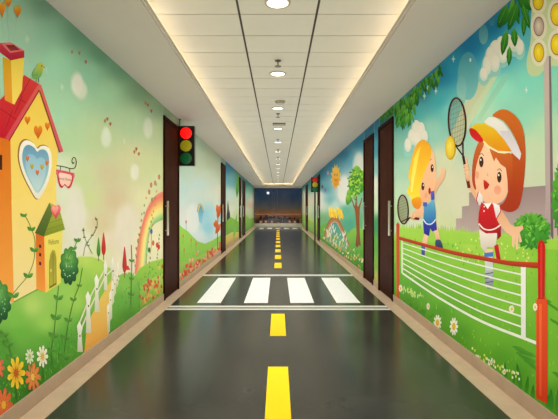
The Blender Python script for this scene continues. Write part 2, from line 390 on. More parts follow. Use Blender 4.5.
p = m.part('heart_window', ho, 'blue heart-shaped window in a white frame')
HP = [(37, 148.5), (33, 143.3), (26, 140.2), (20.6, 144.5), (18.6, 157), (22, 172), (29, 187), (37, 199), (44.4, 190), (50, 175), (51.6, 160), (49.6, 150), (45.5, 146), (40.4, 146.2)]
def sc(P, f, cx=36, cy=166, dx=0, dy=0): return [(cx+(a-cx)*f+dx, cy+(b-cy)*f+dy) for a, b in P]
p.poly(sc(HP, 1.03, dx=-.9, dy=-.4), (150, 100, 40), smooth=True); p.poly(HP, (238, 234, 216), (226, 220, 200), smooth=True); p.poly(sc(HP, .82), (100, 150, 180), (176, 206, 206), smooth=True); p.poly(sc(HP, .62, dy=4), (138, 182, 204), (190, 212, 208), smooth=True)
for x, y, c in ((27, 158.5, (222, 120, 60)), (31.6, 166.5, (200, 180, 50)), (37, 172.5, (226, 120, 60)), (41.6, 167, (200, 180, 50)), (46.6, 163, (226, 130, 60))): p.heart(x, y, 1.9, 3.4, c, mixc(c, (120, 60, 20), .5))
p.done()
p = m.part('wall_hearts', ho)
for x, y, w_, h_ in ((27, 120, 3, 5), (37.7, 131.5, 4.4, 8), (47, 126, 2.6, 5)): p.heart(x, y, w_, h_, (236, 140, 34), (190, 84, 24))
p.done()
p = m.part('side_window', ho); p.poly([(-6, 154), (1.8, 155), (1.8, 170), (-6, 169)], (70, 30, 16)); p.done()
# hanging sign
s = m.part('painted_shop_sign', None, 'pink double-heart hanging sign on a curled iron bracket')
s.stroke([(56, 165.6), (63, 166.6), (70.5, 168.6), (74.6, 167.6), (76, 163), (75.2, 158.6), (73.2, 157.6), (71.6, 160.4), (72.4, 163.6), (73.8, 162)], .9, (62, 60, 36), smooth=True)
s.stroke([(60, 166.6), (60, 171)], .7, (80, 60, 50)); s.stroke([(69.4, 168.4), (69.4, 173)], .7, (80, 60, 50))
SP = [(57.5, 171), (72.4, 174), (71.8, 184), (68.4, 188.6), (64.3, 185.4), (61.6, 188), (58.4, 184)]
s.poly(SP, (210, 70, 92), (198, 40, 66), smooth=True); s.poly(sc(SP, .78, 64.6, 179.2), (240, 206, 186), (240, 190, 170), smooth=True)
s.stroke([(55.8, 170.6), (64, 172), (73.8, 174.4)], 2.4, (212, 84, 100)); s.ell(73.6, 176, 1, 1.8, (220, 110, 130), n=10); s.ell(56.6, 173, 1, 2, (220, 110, 130), n=10); so = s.done()
text_mesh(m, 'Sweet Home', 64.6, 180.5, .033, 1.0, (140, 84, 70), so)
# little cottage
g = m.part('painted_cottage', None, 'little cottage with mossy green roof and arched door')
g.poly([(35.3, 233), (44, 236), (45.6, 292.5), (36, 289)], (206, 100, 26), (238, 150, 60)); g.poly([(44, 236), (62.4, 228), (60.4, 283), (45.6, 292.5)], (228, 214, 100), (226, 206, 80))
g.stroke([(44.4, 237), (45.9, 292)], 1.6, (246, 190, 100)); go = g.done()
p = m.part('roof', go); p.poly([(49, 202.5), (53.7, 209), (43.4, 236.5), (34.4, 233)], (104, 122, 50), (70, 92, 36)); p.poly([(49, 202.5), (58.5, 207.5), (64.6, 229.5), (43.4, 236.5), (53, 211)], (170, 178, 70), (120, 136, 34))
p.poly([(53.5, 209.5), (59, 208.5), (64.6, 229.5), (43.4, 236.5)], (168, 176, 66), (118, 134, 30))
for k in (.25, .5, .75): p.stroke([(53.5-10*k, 209.5+27*k), (59+5.6*k, 208.5+21*k)], .5, (110, 120, 36))
p.done()
p = m.part('door', go); DP = [(48.8, 289), (48.6, 262), (50, 254), (52.2, 249.5), (54.6, 251), (56, 258), (56.2, 284.6)]
p.poly(DP, (170, 160, 60), (120, 110, 30)); p.poly(sc(DP, .84, 52.6, 272), (150, 146, 50), (178, 168, 60)); p.stroke([(52.6, 252), (52.8, 286)], .4, (100, 90, 30)); p.ell(50.6, 270.5, .8, 1.8, (214, 200, 110), n=10); p.done()
for y in (246.2, 254.6, 263.4): p = m.part('small_window', go); p.poly([(38.6, y-1.9), (40.8, y-1.3), (40.8, y+2), (38.6, y+1.4)], (104, 24, 24)); p.done()
p = m.part('heart_ornament', go, 'pink heart on the gable'); p.heart(55.4, 211, 5, 8.6, (238, 136, 120), (196, 50, 72)); p.heart(54.8, 210, 3.2, 5.4, (244, 166, 150), (226, 110, 110)); p.done()
text_mesh(m, 'Wellcome', 53.2, 244.3, .052, .62, (90, 84, 44), go)
# bushes
for cx, cy, rx, ry, lab in ((68.8, 266, 9.6, 19, 'round dark green bush beside the cottage'), (-3, 302, 14, 22, 'round dark green bush at the foot of the house')):
    p = m.part('painted_bush', None, lab)
    P = []
    for k in range(72):
        a = 2*math.pi*k/72; r = .86+.16*abs(math.sin(a*5.5)); P.append((cx+rx*r*math.cos(a), cy+ry*r*math.sin(a)))
    for q, (c1, c2) in ((1, ((76, 140, 62), (18, 70, 34))), (.84, ((92, 154, 70), (22, 78, 38))), (.62, ((114, 172, 82), (28, 90, 44))), (.4, ((136, 186, 94), (48, 112, 56)))): p.poly(sc(P, q, cx-rx*.12, cy-ry*.2), c1, c2)
    for q in range(14): p.ell(cx+rx*R_.uniform(-.6, .6), cy+ry*R_.uniform(-.2, .6), .5, .8, (170, 200, 140), n=6)
    p.done()
# vines
vine(m, [(22.7, 214), (27, 220), (31, 229), (34, 238), (34.5, 247), (33, 262), (27, 276), (18, 287), (10, 297)], [(23, 217, 5), (30.8, 231, 6), (33.8, 252, 6.5), (27.6, 278, 7), (13, 298, 8)], label='leafy vine climbing the yellow wall')
vine(m, [(58.4, 286), (56.5, 303), (55, 319), (53.5, 335), (51, 350), (52, 365)], [(58, 300, 7), (55.6, 320, 8), (53.6, 338, 8), (51.4, 352, 6)])
vine(m, [(82, 268), (79, 285), (74, 298), (69, 318), (66, 336), (64, 352)], [(79, 287, 4), (73, 301, 5), (68, 322, 6), (65, 340, 7), (64, 360, 9)])
vine(m, [(66, 262), (70, 252), (74, 247), (78, 238)], [(73, 250, 5), (77, 242, 5), (67, 262, 5)])
vine(m, [(95, 217), (97, 223), (95, 231), (90, 238), (85, 246), (83, 256)], [(96, 220, 2), (96, 228, 2), (92, 236, 2), (87, 243, 2)], c=(90, 110, 60), wd=.5, size=2)
vine(m, [(83, 228), (84, 236), (87, 244), (92, 254)], [(83, 231, 2), (84, 238, 2), (88, 246, 2)], c=(90, 110, 60), wd=.5)
vine(m, [(0, 330), (6, 338), (10, 352), (12, 362)], [(3, 337, 8), (8, 346, 8), (11, 360, 8)])
vine(m, [(131, 245), (131.5, 262), (131, 285), (130.5, 305)], [(131.4, 262, 4), (131.2, 280, 4), (130.8, 296, 5)])
# daisies
fl = [(15.5, 373, 9.5, 17, (242, 206, 50), (190, 90, 30), 'yellow daisy low on the print'), (32.2, 377, 8, 15, (226, 120, 66), (236, 190, 80), 'orange-red daisy low on the print'), (41.8, 356.5, 6, 11.5, (240, 238, 222), (220, 180, 70), 'white daisy'),
      (29, 356.5, 4.6, 8, (222, 230, 204), (180, 180, 90), 'small white daisy'), (3, 405, 9.5, 18, (222, 90, 60), (240, 180, 60), 'red daisy at the corner'), (-3, 368, 7, 13, (214, 90, 70), (230, 170, 60), 'red daisy')]
for x, y, rx, ry, c, cc, lb in fl:
    p = m.part('painted_daisy', None, lb); p.stroke([(x, y), (x+1, min(y+ry*2, LB(x)-1))], .8, (60, 120, 40)); p.flower(x, y, rx, ry, c, cc, 9, mixc(c, cc, .5)); p.done()
# bird
b = m.part('painted_bird', None, 'small yellow and green bird perched on the roof ridge')
b.stroke([(35.8, 76), (35.4, 82)], .6, (70, 60, 40)); b.stroke([(38, 76), (38, 82.5)], .6, (70, 60, 40)); b.poly([(33.5, 70), (31.5, 74), (32, 78), (36, 79), (40.5, 76), (42.4, 70), (43, 66), (41, 62.6), (37.6, 63.5), (36.2, 67)], (206, 196, 70), (100, 158, 84), smooth=True)
b.poly([(42.8, 66), (44.6, 67.4), (42.8, 68.4)], (220, 120, 40)); b.ell(41.2, 66, .6, .9, (30, 30, 26), n=8); b.poly([(34, 70), (32, 76), (37, 76), (38, 71)], (150, 186, 90), (90, 150, 90)); b.done()
# balloons and tiny hearts
for x, y, rx, ry in ((1.5, 9, 3.2, 9), (7.6, 2.5, 3.6, 5), (17, 11, 3.6, 7)):
    p = m.part('painted_balloon', None, 'orange heart balloon on a string'); p.stroke([(x, y+ry*.6), (x*.6+4, 42)], .35, (170, 196, 172)); p.heart(x, y, rx, ry, (226, 168, 40), (200, 96, 24)); p.done()
for x, y, c in ((71.5, 52, (206, 130, 110)), (79, 53, (190, 160, 60)), (85.5, 62, (206, 110, 110)), (104.6, 121, (180, 150, 70)), (107, 119, (186, 120, 90)), (110, 124, (190, 110, 100)), (145.2, 103, (186, 150, 70)), (147.6, 105, (180, 110, 90)), (151, 111, (180, 100, 90)), (134, 152, (200, 150, 70)), (136, 149, (190, 110, 90)), (138.5, 154, (200, 120, 90))):
    p = m.part('painted_heart'); p.heart(x, y, 1.1, 2.4, c, mixc(c, (150, 60, 50), .4)); p.done()

# ================================================================ second left-hand mural
m = Mural('L', 6.46, 11.26, 'pale mint mural with green hill, red flowers and orange tulip')
ctrl = [(178, 130, (190, 205, 180)), (185, 170, (186, 208, 192)), (192, 140, (186, 206, 182)), (200, 165, (196, 206, 180)), (210, 165, (186, 198, 170)), (218, 175, (190, 200, 176)), (180, 190, (188, 212, 206)), (195, 195, (200, 212, 202)), (186, 215, (214, 214, 206)),
        (200, 185, (190, 212, 208)), (210, 195, (206, 214, 200)), (220, 190, (216, 210, 186)), (205, 215, (150, 202, 214)), (208, 228, (140, 198, 214)), (212, 215, (170, 208, 214)), (219, 230, (214, 214, 200)), (190, 228, (216, 220, 212)), (200, 235, (206, 216, 214)), (216, 180, (196, 208, 190)), (205, 175, (196, 210, 190))]
p = m.part('sky_background'); p.grid(178.2, 220.7, 50, 90, field(ctrl, [(193, 218, 7, 14, (222, 222, 216), .8), (216, 205, 2.2, 14, (218, 214, 200), .6)])); p.done()
p = m.part('painted_hill')
p.poly([(178, 224), (183, 228), (188, 231.4), (193, 237), (198, 241.5), (205, 243.6), (212, 240.5), (220.8, 235), (220.8, LB(220.8)), (178, LB(178))], (150, 202, 76), (120, 176, 56)); p.poly([(178, 262), (186, 262), (200, 256), (220.8, 243), (220.8, LB(220.8)), (178, LB(178))], (176, 206, 92), (120, 160, 60)); p.done()
p = m.part('painted_red_flowers')
for k in range(125):
    x = R_.uniform(178.5, 220.5); y = LB(x)-abs(R_.gauss(0, 4.5))*(1.3 if x < 200 else .7)-1; r = R_.uniform(.6, 1.5)
    p.ell(x, y, r*.8, r*1.5, R_.choice([(216, 92, 62), (226, 130, 96), (208, 70, 48), (230, 170, 140)]), n=7); m.n -= .85
for x, y in ((183, 236), (186, 222), (184, 250), (196, 244), (191, 240)): p.stroke([(x, y), (x, y+8)], .4, (110, 150, 60)); p.ell(x, y, .8, 2, (206, 110, 70), n=8)
p.done()
p = m.part('painted_tulip', None, 'tall orange tulip'); p.stroke([(218, 215), (217.4, 232), (217.6, 249)], .7, (70, 90, 40))
for x, y, l, a in ((217.4, 219, 15, -1.35), (219, 216, 12, -1.75), (215.4, 234, 12, -1.1), (218, 232, 13, -1.75), (214.6, 227, 7, -1.3)): p.leaf(x, y, l, 4, a, (226, 120, 46), (180, 66, 24))
p.done()
p = m.part('painted_rainbow', None, 'small faint rainbow')
for k, c in enumerate(((190, 150, 90), (214, 200, 110), (110, 150, 140), (110, 160, 190))):
    p.stroke([(197.2+k*.8, 212), (198+k*.8, 207+k), (199.6+k*.5, 204+k), (202-k*.1, 206+k*1.2), (203.8-k*.4, 213)], .9, c, smooth=True)
p.poly([(198, 212), (200.4, 207.6), (203, 214), (201.5, 224), (199, 222)], (90, 160, 190), (150, 200, 214)); p.done()
# third and fourth
m = Mural('L', 12.18, 16.49, 'narrow mural strip with a dark castle under a blue sky')
ctrl = [(226, 168, (70, 140, 180)), (232, 180, (110, 170, 190)), (238, 180, (100, 160, 120)), (228, 195, (186, 208, 200)), (236, 200, (196, 206, 180)), (230, 210, (210, 212, 190)), (232, 225, (180, 200, 120)), (238, 215, (190, 200, 150))]
p = m.part('sky_background'); p.grid(225.3, 238.8, 20, 60, field(ctrl)); p.done()
p = m.part('painted_castle'); p.poly([(226.4, 222), (226.6, 212), (227, 214), (227.3, 205), (228, 200), (228.7, 206), (229, 213), (229.8, 209), (230.2, 222)], (60, 64, 70), (40, 50, 44)); p.done()
p = m.part('painted_meadow'); p.poly([(225.3, 222), (231, 217), (238.8, 222), (238.8, LB(238.8)), (225.3, LB(225.3))], (130, 176, 60), (80, 140, 50)); p.poly([(225.3, 236), (232, 232), (238.8, 232), (238.8, LB(238.8)), (225.3, LB(225.3))], (206, 190, 90), (200, 160, 80)); p.leaf(233.6, 240, 26, 2.6, -1.45, (90, 160, 50), (130, 180, 70)); p.done()
p = m.part('painted_leaf'); p.leaf(236.8, 198, 24, 3.2, -1.5, (120, 180, 60), (60, 130, 50)); p.done()
m = Mural('L', 17.37, 17.98, 'thin mural strip between the two far dark doors')
p = m.part('sky_background'); p.grid(240.9, 242.1, 4, 40, field([(241, 180, (90, 150, 160)), (241, 205, (200, 206, 180)), (241, 230, (110, 160, 60))])); p.done()
m = Mural('L', 19.52, END-.01, 'far mural strip of teal sky and green meadow by the night window')
ctrl = [(246, 184, (60, 140, 140)), (250, 188, (110, 170, 150)), (247, 197, (150, 190, 170)), (252, 200, (206, 200, 180)), (248, 210, (190, 200, 160)), (249, 205, (196, 160, 140)), (247, 222, (110, 170, 60)), (250, 228, (120, 160, 60)), (253, 215, (190, 190, 150))]
p = m.part('sky_background'); p.grid(245.1, 254, 16, 50, field(ctrl)); p.done()
p = m.part('painted_meadow'); p.poly([(245.1, 214), (249, 219), (254, 218), (254, LB(254)), (245.1, LB(245.1))], (130, 176, 70), (100, 150, 50)); p.done()

# ================================================================ tennis mural
m = Mural('R', 1.35, 5.55, 'cartoon mural of two children playing tennis over a red net')
ctrl = [(395, 110, (60, 140, 140)), (420, 90, (26, 110, 140)), (440, 75, (20, 118, 160)), (470, 45, (14, 106, 152)), (490, 25, (14, 104, 148)), (510, 8, (20, 110, 150)), (455, 65, (26, 130, 165)), (400, 150, (130, 188, 168)), (415, 110, (70, 160, 166)), (440, 100, (60, 160, 172)), (430, 130, (140, 196, 178)),
        (450, 110, (110, 186, 178)), (500, 55, (60, 150, 170)), (530, 40, (70, 150, 160)), (545, 60, (110, 180, 160)), (530, 80, (112, 188, 168)), (500, 90, (130, 200, 175)), (485, 95, (150, 200, 170)), (520, 110, (130, 194, 168)), (555, 90, (120, 184, 156)), (550, 130, (168, 204, 166)), (535, 150, (190, 208, 170)), (555, 170, (196, 204, 170)),
        (520, 180, (200, 206, 174)), (440, 200, (204, 204, 172)), (450, 180, (206, 206, 174)), (445, 225, (200, 206, 160)), (400, 190, (180, 208, 176)), (404, 170, (160, 200, 176)), (410, 225, (200, 210, 180)), (480, 110, (168, 206, 172)), (440, 160, (200, 208, 176)), (600, 0, (60, 140, 140)), (600, 150, (190, 200, 165)), (600, -60, (30, 110, 140)), (465, 200, (208, 206, 176)), (395, 215, (170, 200, 150))]
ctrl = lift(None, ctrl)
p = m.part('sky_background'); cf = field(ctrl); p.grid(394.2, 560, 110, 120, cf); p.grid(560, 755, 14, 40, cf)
p.poly([(489, 80), (500, 72), (470, 125), (455, 160), (444, 185), (433, 180), (449, 140), (462, 108)], (196, 216, 176), (212, 212, 176)); p.poly([(466, 98), (482, 78), (492, 78), (476, 102), (466, 120), (462, 115)], (196, 206, 166), (204, 208, 174))
p.poly([(505, 73), (510, 76), (494, 100), (480, 122), (476, 120), (490, 96)], (134, 206, 184), (176, 216, 180)); p.done()
p = m.part('painted_bubble', None, 'large pale translucent circle'); p.ell(468.3, 76, 10.6, 24, (72, 158, 178), (122, 190, 186), n=32); p.ell(461.8, 88, 5, 13, (104, 178, 184), (150, 204, 192)); p.ell(470.5, 60, 1, 2, (210, 230, 224), n=10); p.done()
p = m.part('painted_bubble', None, 'small pale translucent circle'); p.ell(483.6, 34.5, 4.6, 10, (70, 150, 176), (110, 176, 184), n=24); p.done()
p = m.part('painted_bubble'); p.ell(492, 20, 3, 6, (40, 124, 158), (60, 140, 166)); p.done()
for x, y in ((526.5, 90), (436, 91), (424.5, 96), (453.5, 59), (428, 88)):
    p = m.part('painted_sparkle'); p.poly([(x, y-4), (x+.6, y-.8), (x+2, y), (x+.6, y+.8), (x, y+4), (x-.6, y+.8), (x-2, y), (x-.6, y-.8)], (206, 226, 204)); p.done()
for lobes, lb in (([(484, 74, 4, 7), (487.5, 65, 4.5, 10), (491, 56, 5, 10), (496, 49, 6, 9), (502, 46, 6, 10), (508, 44, 6.5, 10), (515, 43, 6, 9), (520, 47, 4, 8), (503, 56, 5, 7), (495, 63, 5, 9)], 'long white cloud behind the hanging leaves'),
                  ([(408, 145, 3.5, 7), (412, 137, 4, 8), (416.5, 129, 4.6, 9), (421, 131, 4.4, 9), (424.5, 137, 3.6, 7), (417, 139, 5, 8)], 'white cloud over the blond child')):
    p = m.part('painted_cloud', None, lb)
    for x, y, rx, ry in lobes: p.ell(x, y+2.5, rx+1.6, ry+2.4, (120, 190, 192), (150, 202, 190), n=20)
    for x, y, rx, ry in lobes: p.ell(x, y, rx, ry, (228, 226, 210), (204, 216, 200), n=20)
    for x, y, rx, ry in lobes: p.ell(x+.3, y-1, rx*.72, ry*.7, (234, 228, 212), (226, 222, 206), n=18)
    p.done()
# hanging leaves
p = m.part('painted_foliage', None, 'bright green leaves hanging in from the ceiling edge')
def leaves(n, fx, ytop, ln, wd):
    for k in range(n):
        x = fx(); y = ytop(x); L = ln(); g_ = R_.choice([((60, 146, 34), (24, 96, 24)), ((90, 172, 50), (40, 120, 30)), ((36, 116, 30), (16, 80, 20)), ((120, 186, 64), (60, 140, 36))])
        p.leaf(x, y, L, wd*R_.uniform(.7, 1.2), R_.uniform(1.1, 2.0), g_[0], g_[1]); m.n -= .7
T_ = lambda x: VY-.894*(x-VX)
leaves(26, lambda: R_.uniform(394.5, 404), lambda x: T_(x)+R_.uniform(0, 5), lambda: R_.uniform(8, 14), 2.6)
leaves(60, lambda: R_.uniform(399, 419), lambda x: T_(x)+R_.uniform(0, 16), lambda: R_.uniform(8, 16), 2.8)
leaves(26, lambda: R_.uniform(399, 412), lambda x: T_(x)+R_.uniform(14, 28), lambda: R_.uniform(8, 13), 2.6)
leaves(34, lambda: R_.uniform(419, 441), lambda x: T_(x)+R_.uniform(0, 9), lambda: R_.uniform(6, 12), 2.6)
leaves(10, lambda: R_.uniform(428, 440), lambda x: T_(x)+R_.uniform(5, 14), lambda: R_.uniform(8, 12), 2.6)
leaves(26, lambda: R_.uniform(504, 530), lambda x: T_(x)+R_.uniform(0, 12), lambda: R_.uniform(14, 24), 5)
for x, y, L, wd, a in ((507, 30, 26, 7.5, 1.75), (514, 28, 19, 7, 1.5), (525, 12, 25, 5.5, 1.62), (510, 46, 20, 5.4, 1.62), (518, 2, 30, 9, 1.9), (508, 4, 26, 8, 2.0), (527, -4, 16, 14, 1.2), (523, 4, 26, 6, 1.3)): p.leaf(x, y, L, wd, a, (70, 156, 40), (16, 92, 24)); p.stroke([(x, y), (x+L*.8*math.cos(a), y+L*.8*math.sin(a))], .4, (110, 180, 70))
p.done()
# floodlight mast
p = m.part('painted_floodlight', None, 'floodlight mast with round yellow lamps')
p.poly([(530, 75), (527, 62), (531, 40), (532, 10), (538, -30), (600, -60), (600, 60), (575, 68), (549, 66), (540, 75)], (196, 206, 150), (196, 210, 160), smooth=True)
p.poly([(544, 56), (550.6, 56), (553, 243), (546.5, 241)], (196, 180, 168), (170, 150, 150)); p.poly([(549.3, 56), (551.2, 56), (554.3, 243), (551.2, 243)], (128, 108, 110), (112, 92, 100)); pm = p.done()
for x, y, rx, ry, gr in ((539.2, 26.5, 5.4, 10, 1), (539.2, 52.5, 5.4, 9.8, 0), (538.6, 1, 5.6, 9.5, 0), (557.5, 14.5, 6.8, 11.5, 0), (557.5, 44.5, 6.6, 11, 0), (557, -16, 6.8, 12, 0), (579, 4, 8, 13, 0), (579, 36, 8, 13, 0)):
    q = m.part('round_lamp', pm); q.ell(x, y, rx+2.8, ry+4, (226, 220, 196), (222, 216, 184)); q.ell(x, y, rx, ry, (150, 124, 60) if not gr else (134, 110, 96)); 
    q.ell(x, y, rx-.7, ry-1.2, (226, 214, 196) if gr else (246, 226, 60), (176, 150, 136) if gr else (228, 186, 14), rad=True); q.done()
# ruin
p = m.part('painted_stone_ruin', None, 'mauve stepped stone wall'); p.poly([(456.3, 240), (456.3, 218.6), (462.3, 218.2), (462.3, 206.5), (469.4, 205.6), (469.4, 192.5), (500, 190), (523, 187.5), (546, 185.6), (546, 243)], (150, 130, 128), (190, 170, 164)); p.poly([(553.5, 185), (600, 180), (600, 245), (554, 243)], (160, 138, 134), (190, 170, 164)); p.done()
# grass field
p = m.part('painted_lawn', None, 'bright green cartoon lawn')
T = [(394, 236), (396, 232)]
x = 397
while x < 600:
    yb = 226+(x-397)*.07 if x < 545 else 238; T += [(x, yb+1.5), (x+.8, yb-R_.uniform(1.5, 5)), (x+1.6, yb+1)]; x += R_.uniform(1.8, 3.2)
p.poly(T+[(600, 262), (394, 252)], (166, 208, 78), (142, 198, 62))
lc = [(396, 245, (130, 190, 56)), (396, 280, (92, 166, 40)), (420, 245, (150, 202, 64)), (430, 262, (126, 188, 52)), (450, 258, (140, 196, 60)), (470, 242, (168, 208, 80)), (500, 255, (158, 204, 70)), (520, 260, (150, 200, 66)), (550, 255, (130, 190, 56)), (440, 290, (110, 178, 44)), (480, 290, (132, 192, 54)), (470, 310, (104, 172, 40)), (510, 300, (126, 188, 52)), (545, 290, (120, 180, 50)), (555, 320, (112, 178, 48)),
      (440, 312, (84, 156, 34)), (460, 335, (82, 154, 32)), (490, 335, (104, 172, 40)), (500, 360, (84, 156, 34)), (530, 340, (100, 168, 40)), (520, 375, (80, 150, 32)), (550, 370, (112, 176, 46)), (556, 395, (80, 150, 34)), (415, 290, (88, 162, 38)), (410, 300, (80, 150, 34)), (620, 300, (110, 176, 46)), (700, 360, (84, 150, 34))]
tl = lambda x: 240+(x-394)*.06
p.grid(394.2, 560, 100, 60, field(lc, (), 2.6), top=tl); p.grid(560, 755, 10, 20, field(lc, (), 2.6), top=tl)
for k in range(300):
    x = R_.uniform(395, 575); y = R_.uniform(236+(x-395)*.1, RB(x)-2); h = R_.uniform(2, 5); p.raw([(0, 1, 2)], [(x-.5, y), (x+.5, y), (x+R_.uniform(-1, 1.4), y-h)], [R_.choice([(96, 164, 38), (140, 196, 62), (110, 176, 46)])]*3); m.n -= .98
p.done()
p = m.part('grass_shadow')
for x, y, L in ((512, 346, 26), (516, 352, 24), (524, 360, 22), (545, 300, 16), (550, 318, 14), (508, 232, 1), (552, 372, 14)):
    for k in range(5): p.leaf(x+k*2, y+k*1.6, L*R_.uniform(.4, .9), 2.6, R_.uniform(.25, .75), (62, 134, 30), (84, 150, 36))
for x, y, L, w in ((522, 396, 34, 5), (526, 399, 24, 4), (533, 404, 20, 4), (506, 384, 22, 3.6), (514, 388, 14, 3), (552, 414, 26, 5), (557, 416, 34, 5), (548, 410, 16, 4)): p.leaf(x, y, L, w, R_.uniform(-1.8, -1.3), (34, 110, 26), (70, 150, 40))
for k in range(12): p.leaf(399+k*2.6, 308+k*1.2, 10, 2.4, R_.uniform(-1.9, -.5), (62, 134, 30), (100, 165, 46))
p.done()
p = m.part('white_blossoms')
for k in range(46):
    t = R_.random(); x = 402+t*20; p.ell(x+R_.uniform(-1, 1), 290+t*6+R_.uniform(-4, 3), .6, 1.3, (190, 214, 120), n=6); m.n -= .8
for k in range(40):
    t = R_.random(); x = 472+t*48; p.ell(x, 351+(x-472)*.56+R_.uniform(-4, 4), .9, 1.6, R_.choice([(226, 232, 200), (200, 220, 90)]), n=7); m.n -= .8
for k in range(60):
    x = R_.uniform(455, 540); p.ell(x, 238+(x-455)*.15+R_.uniform(-4, 22), .7, 1.1, R_.choice([(214, 228, 150), (226, 220, 120)]), n=6); m.n -= .8
p.done()
for x, y, s_, lb in ((511, 228, 1, 'bright green bush behind the girl'), (555, 205, 1.4, 'green shrub beside the mast')):
    p = m.part('painted_bush', None, lb); cx, cy, rx, ry = (532, 231, 18, 17) if s_ == 1 else (566, 200, 13, 38)
    P = []
    for k in range(44):
        a = 2*math.pi*k/44; r = 1+(.13 if k % 2 else -.03); P.append((cx+rx*r*math.cos(a), cy+ry*r*math.sin(a)))
    p.poly(P, (104, 176, 56), (40, 122, 36))
    for k in range(90):
        a = R_.uniform(0, 6.28); q = R_.uniform(0, .9); p.leaf(cx+rx*q*math.cos(a), cy+ry*q*math.sin(a), 6, 2, R_.uniform(-2.6, -.5)+(3.14 if math.sin(a) > .3 else 0), R_.choice([(120, 188, 64), (70, 150, 46), (44, 126, 36)])); m.n -= .95
    p.done()
# rackets, ball
def racket(parent, hc, rx, ry, rot, throat, grip, w):
    q = m.part('racket', parent, 'dark framed tennis racket')
    ca, sa = math.cos(rot), math.sin(rot)
    E = lambda u, v: (hc[0]+rx*u*ca-ry*v*sa, hc[1]+rx*u*sa*1.0+ry*v*ca)
    for k in range(-4, 5):
        t = k/5; s_ = math.sqrt(1-t*t)
        q.stroke([E(t*.95+.25*s_*.0-.0, -s_), E(t*.95, s_)], .32, (150, 138, 108)); q.stroke([E(-s_, t+.12), E(s_, t-.12)], .4, (150, 138, 108))
    q.stroke([E(math.cos(a), math.sin(a)) for a in [2*math.pi*k/36 for k in range(37)]], w, (52, 30, 26), (80, 30, 26))
    q.stroke([E(-.55, .85), throat], w*.8, (60, 30, 26)); q.stroke([E(.55, .85), throat], w*.8, (60, 30, 26)); q.stroke([throat, grip], w*1.5, (48, 30, 26)); q.stroke([((throat[0]+grip[0])/2, (throat[1]+grip[1])/2), grip], w*1.9, (110, 16, 24)); q.done()
# girl
SK, SK2 = (240, 196, 158), (226, 168, 128)
g = m.part('painted_girl', None, 'red-haired girl in a red vest and white visor with racket raised')
g.poly([(485.2, 249), (493.5, 249), (493.3, 262), (492.8, 287), (486.4, 288), (486, 262)], SK, SK2)
g.poly([(495, 246), (500, 246), (501, 262), (497, 262)], SK2)
g.poly([(465, 160), (467.4, 158.5), (469, 172), (473.8, 179), (478.5, 183), (480.5, 190), (479, 203), (474, 196), (467.6, 184), (465.4, 172)], SK, SK2, smooth=True)
g.poly([(499, 207), (503.5, 212), (510.9, 224), (515.6, 226.8), (523.4, 225.6), (523.8, 228.8), (520.2, 232.6), (522.6, 241.6), (519.8, 242.8), (519.4, 236), (518.4, 249.6), (516.6, 249), (516, 238), (514.6, 247.6), (512.6, 246), (512.6, 236.6), (507.4, 233), (501, 226), (496, 217)], SK2, SK)
g.poly([(482, 139), (477.5, 156), (474.2, 168), (473.6, 181), (476.4, 192), (482, 199.6), (490, 204), (498, 203.5), (505, 199), (509.5, 187), (511, 170), (508, 152), (497, 146)], (246, 206, 168), (240, 184, 146), smooth=True)
for x, y in ((481.8, 162), (499.8, 177.3)):
    g.ell(x, y, 2.2, 5.4, (36, 14, 10), (96, 44, 24), n=18); g.ell(x-.5, y-2.2, .6, 1.2, (250, 246, 236), n=10); g.stroke([(x-2, y-7), (x+.4, y-8.5), (x+2.4, y-6)], .6, (90, 44, 24), smooth=True)
g.ell(498, 190, 3.6, 4.6, (236, 156, 124), (238, 166, 134)); g.ell(477.6, 175, 2, 4, (238, 164, 130)); g.stroke([(488.4, 173), (487.6, 175.4), (489, 176)], .5, (206, 130, 100))
g.poly([(484, 179.6), (487, 181.4), (490, 184.4), (488.4, 188), (485.2, 190), (484.2, 186)], (206, 30, 24), (170, 20, 20)); go = g.done()
p = m.part('hair', go, 'long chestnut hair')
p.poly([(493, 116), (498, 111), (503, 109.4), (509, 110.6), (515, 115), (520, 121), (523.6, 130), (525.4, 142), (525.8, 160), (524.4, 180), (522.4, 196), (519, 207.6), (512, 212), (505, 211), (499, 206.6), (503.5, 203), (507.5, 196), (510.5, 184), (511.5, 170), (510, 158), (514, 152), (519, 158), (521, 152), (514, 135), (504, 121)], (204, 108, 32), (160, 48, 22), smooth=True, n=3)
p.poly([(484, 139), (479.4, 142), (475.4, 151), (472.8, 165), (472.6, 180), (474.8, 188.5), (476.6, 189), (475.4, 180), (476.4, 168), (479.6, 156), (484, 146)], (204, 104, 44), (170, 60, 26), smooth=True, n=3)
p.poly([(489, 146), (491.4, 153), (494.6, 161.6), (496.4, 157.4), (501, 164), (506.4, 168), (508, 180), (508.6, 196), (512, 188), (513.4, 170), (513, 156), (507, 150), (497, 148)], (206, 108, 40), (164, 52, 24)); p.done()
p = m.part('visor', go, 'white sun visor with a yellow brim')
p.poly([(484.3, 122), (489, 117), (495.8, 117.2), (504.4, 122.9), (512, 133.5), (518.8, 145.9), (521.8, 153.5), (520.4, 160), (513, 153.2), (500.6, 138), (494.9, 130), (488.2, 125.4)], (236, 232, 220), (204, 198, 206)); p.poly([(500, 131), (509, 130.5), (521.8, 153.5), (520.4, 160), (513, 153.2)], (206, 200, 208), (222, 216, 220))
p.poly([(469.6, 129), (475.7, 124), (485.3, 123.4), (494.9, 128.4), (504.4, 139), (512.8, 152.4), (505, 153.6), (498.7, 152.8), (489, 148), (482, 140.8), (478.6, 134.5), (473.8, 129.6)], (238, 206, 90), (236, 228, 190)); p.poly([(469.6, 128.6), (475.7, 124.3), (485.3, 123.6), (494.9, 128.6), (504.4, 139.2), (512.4, 151.6), (498.7, 151), (489.4, 145.6), (482.8, 138.8), (479.6, 133), (473.8, 128.6)], (228, 190, 30), (226, 140, 20))
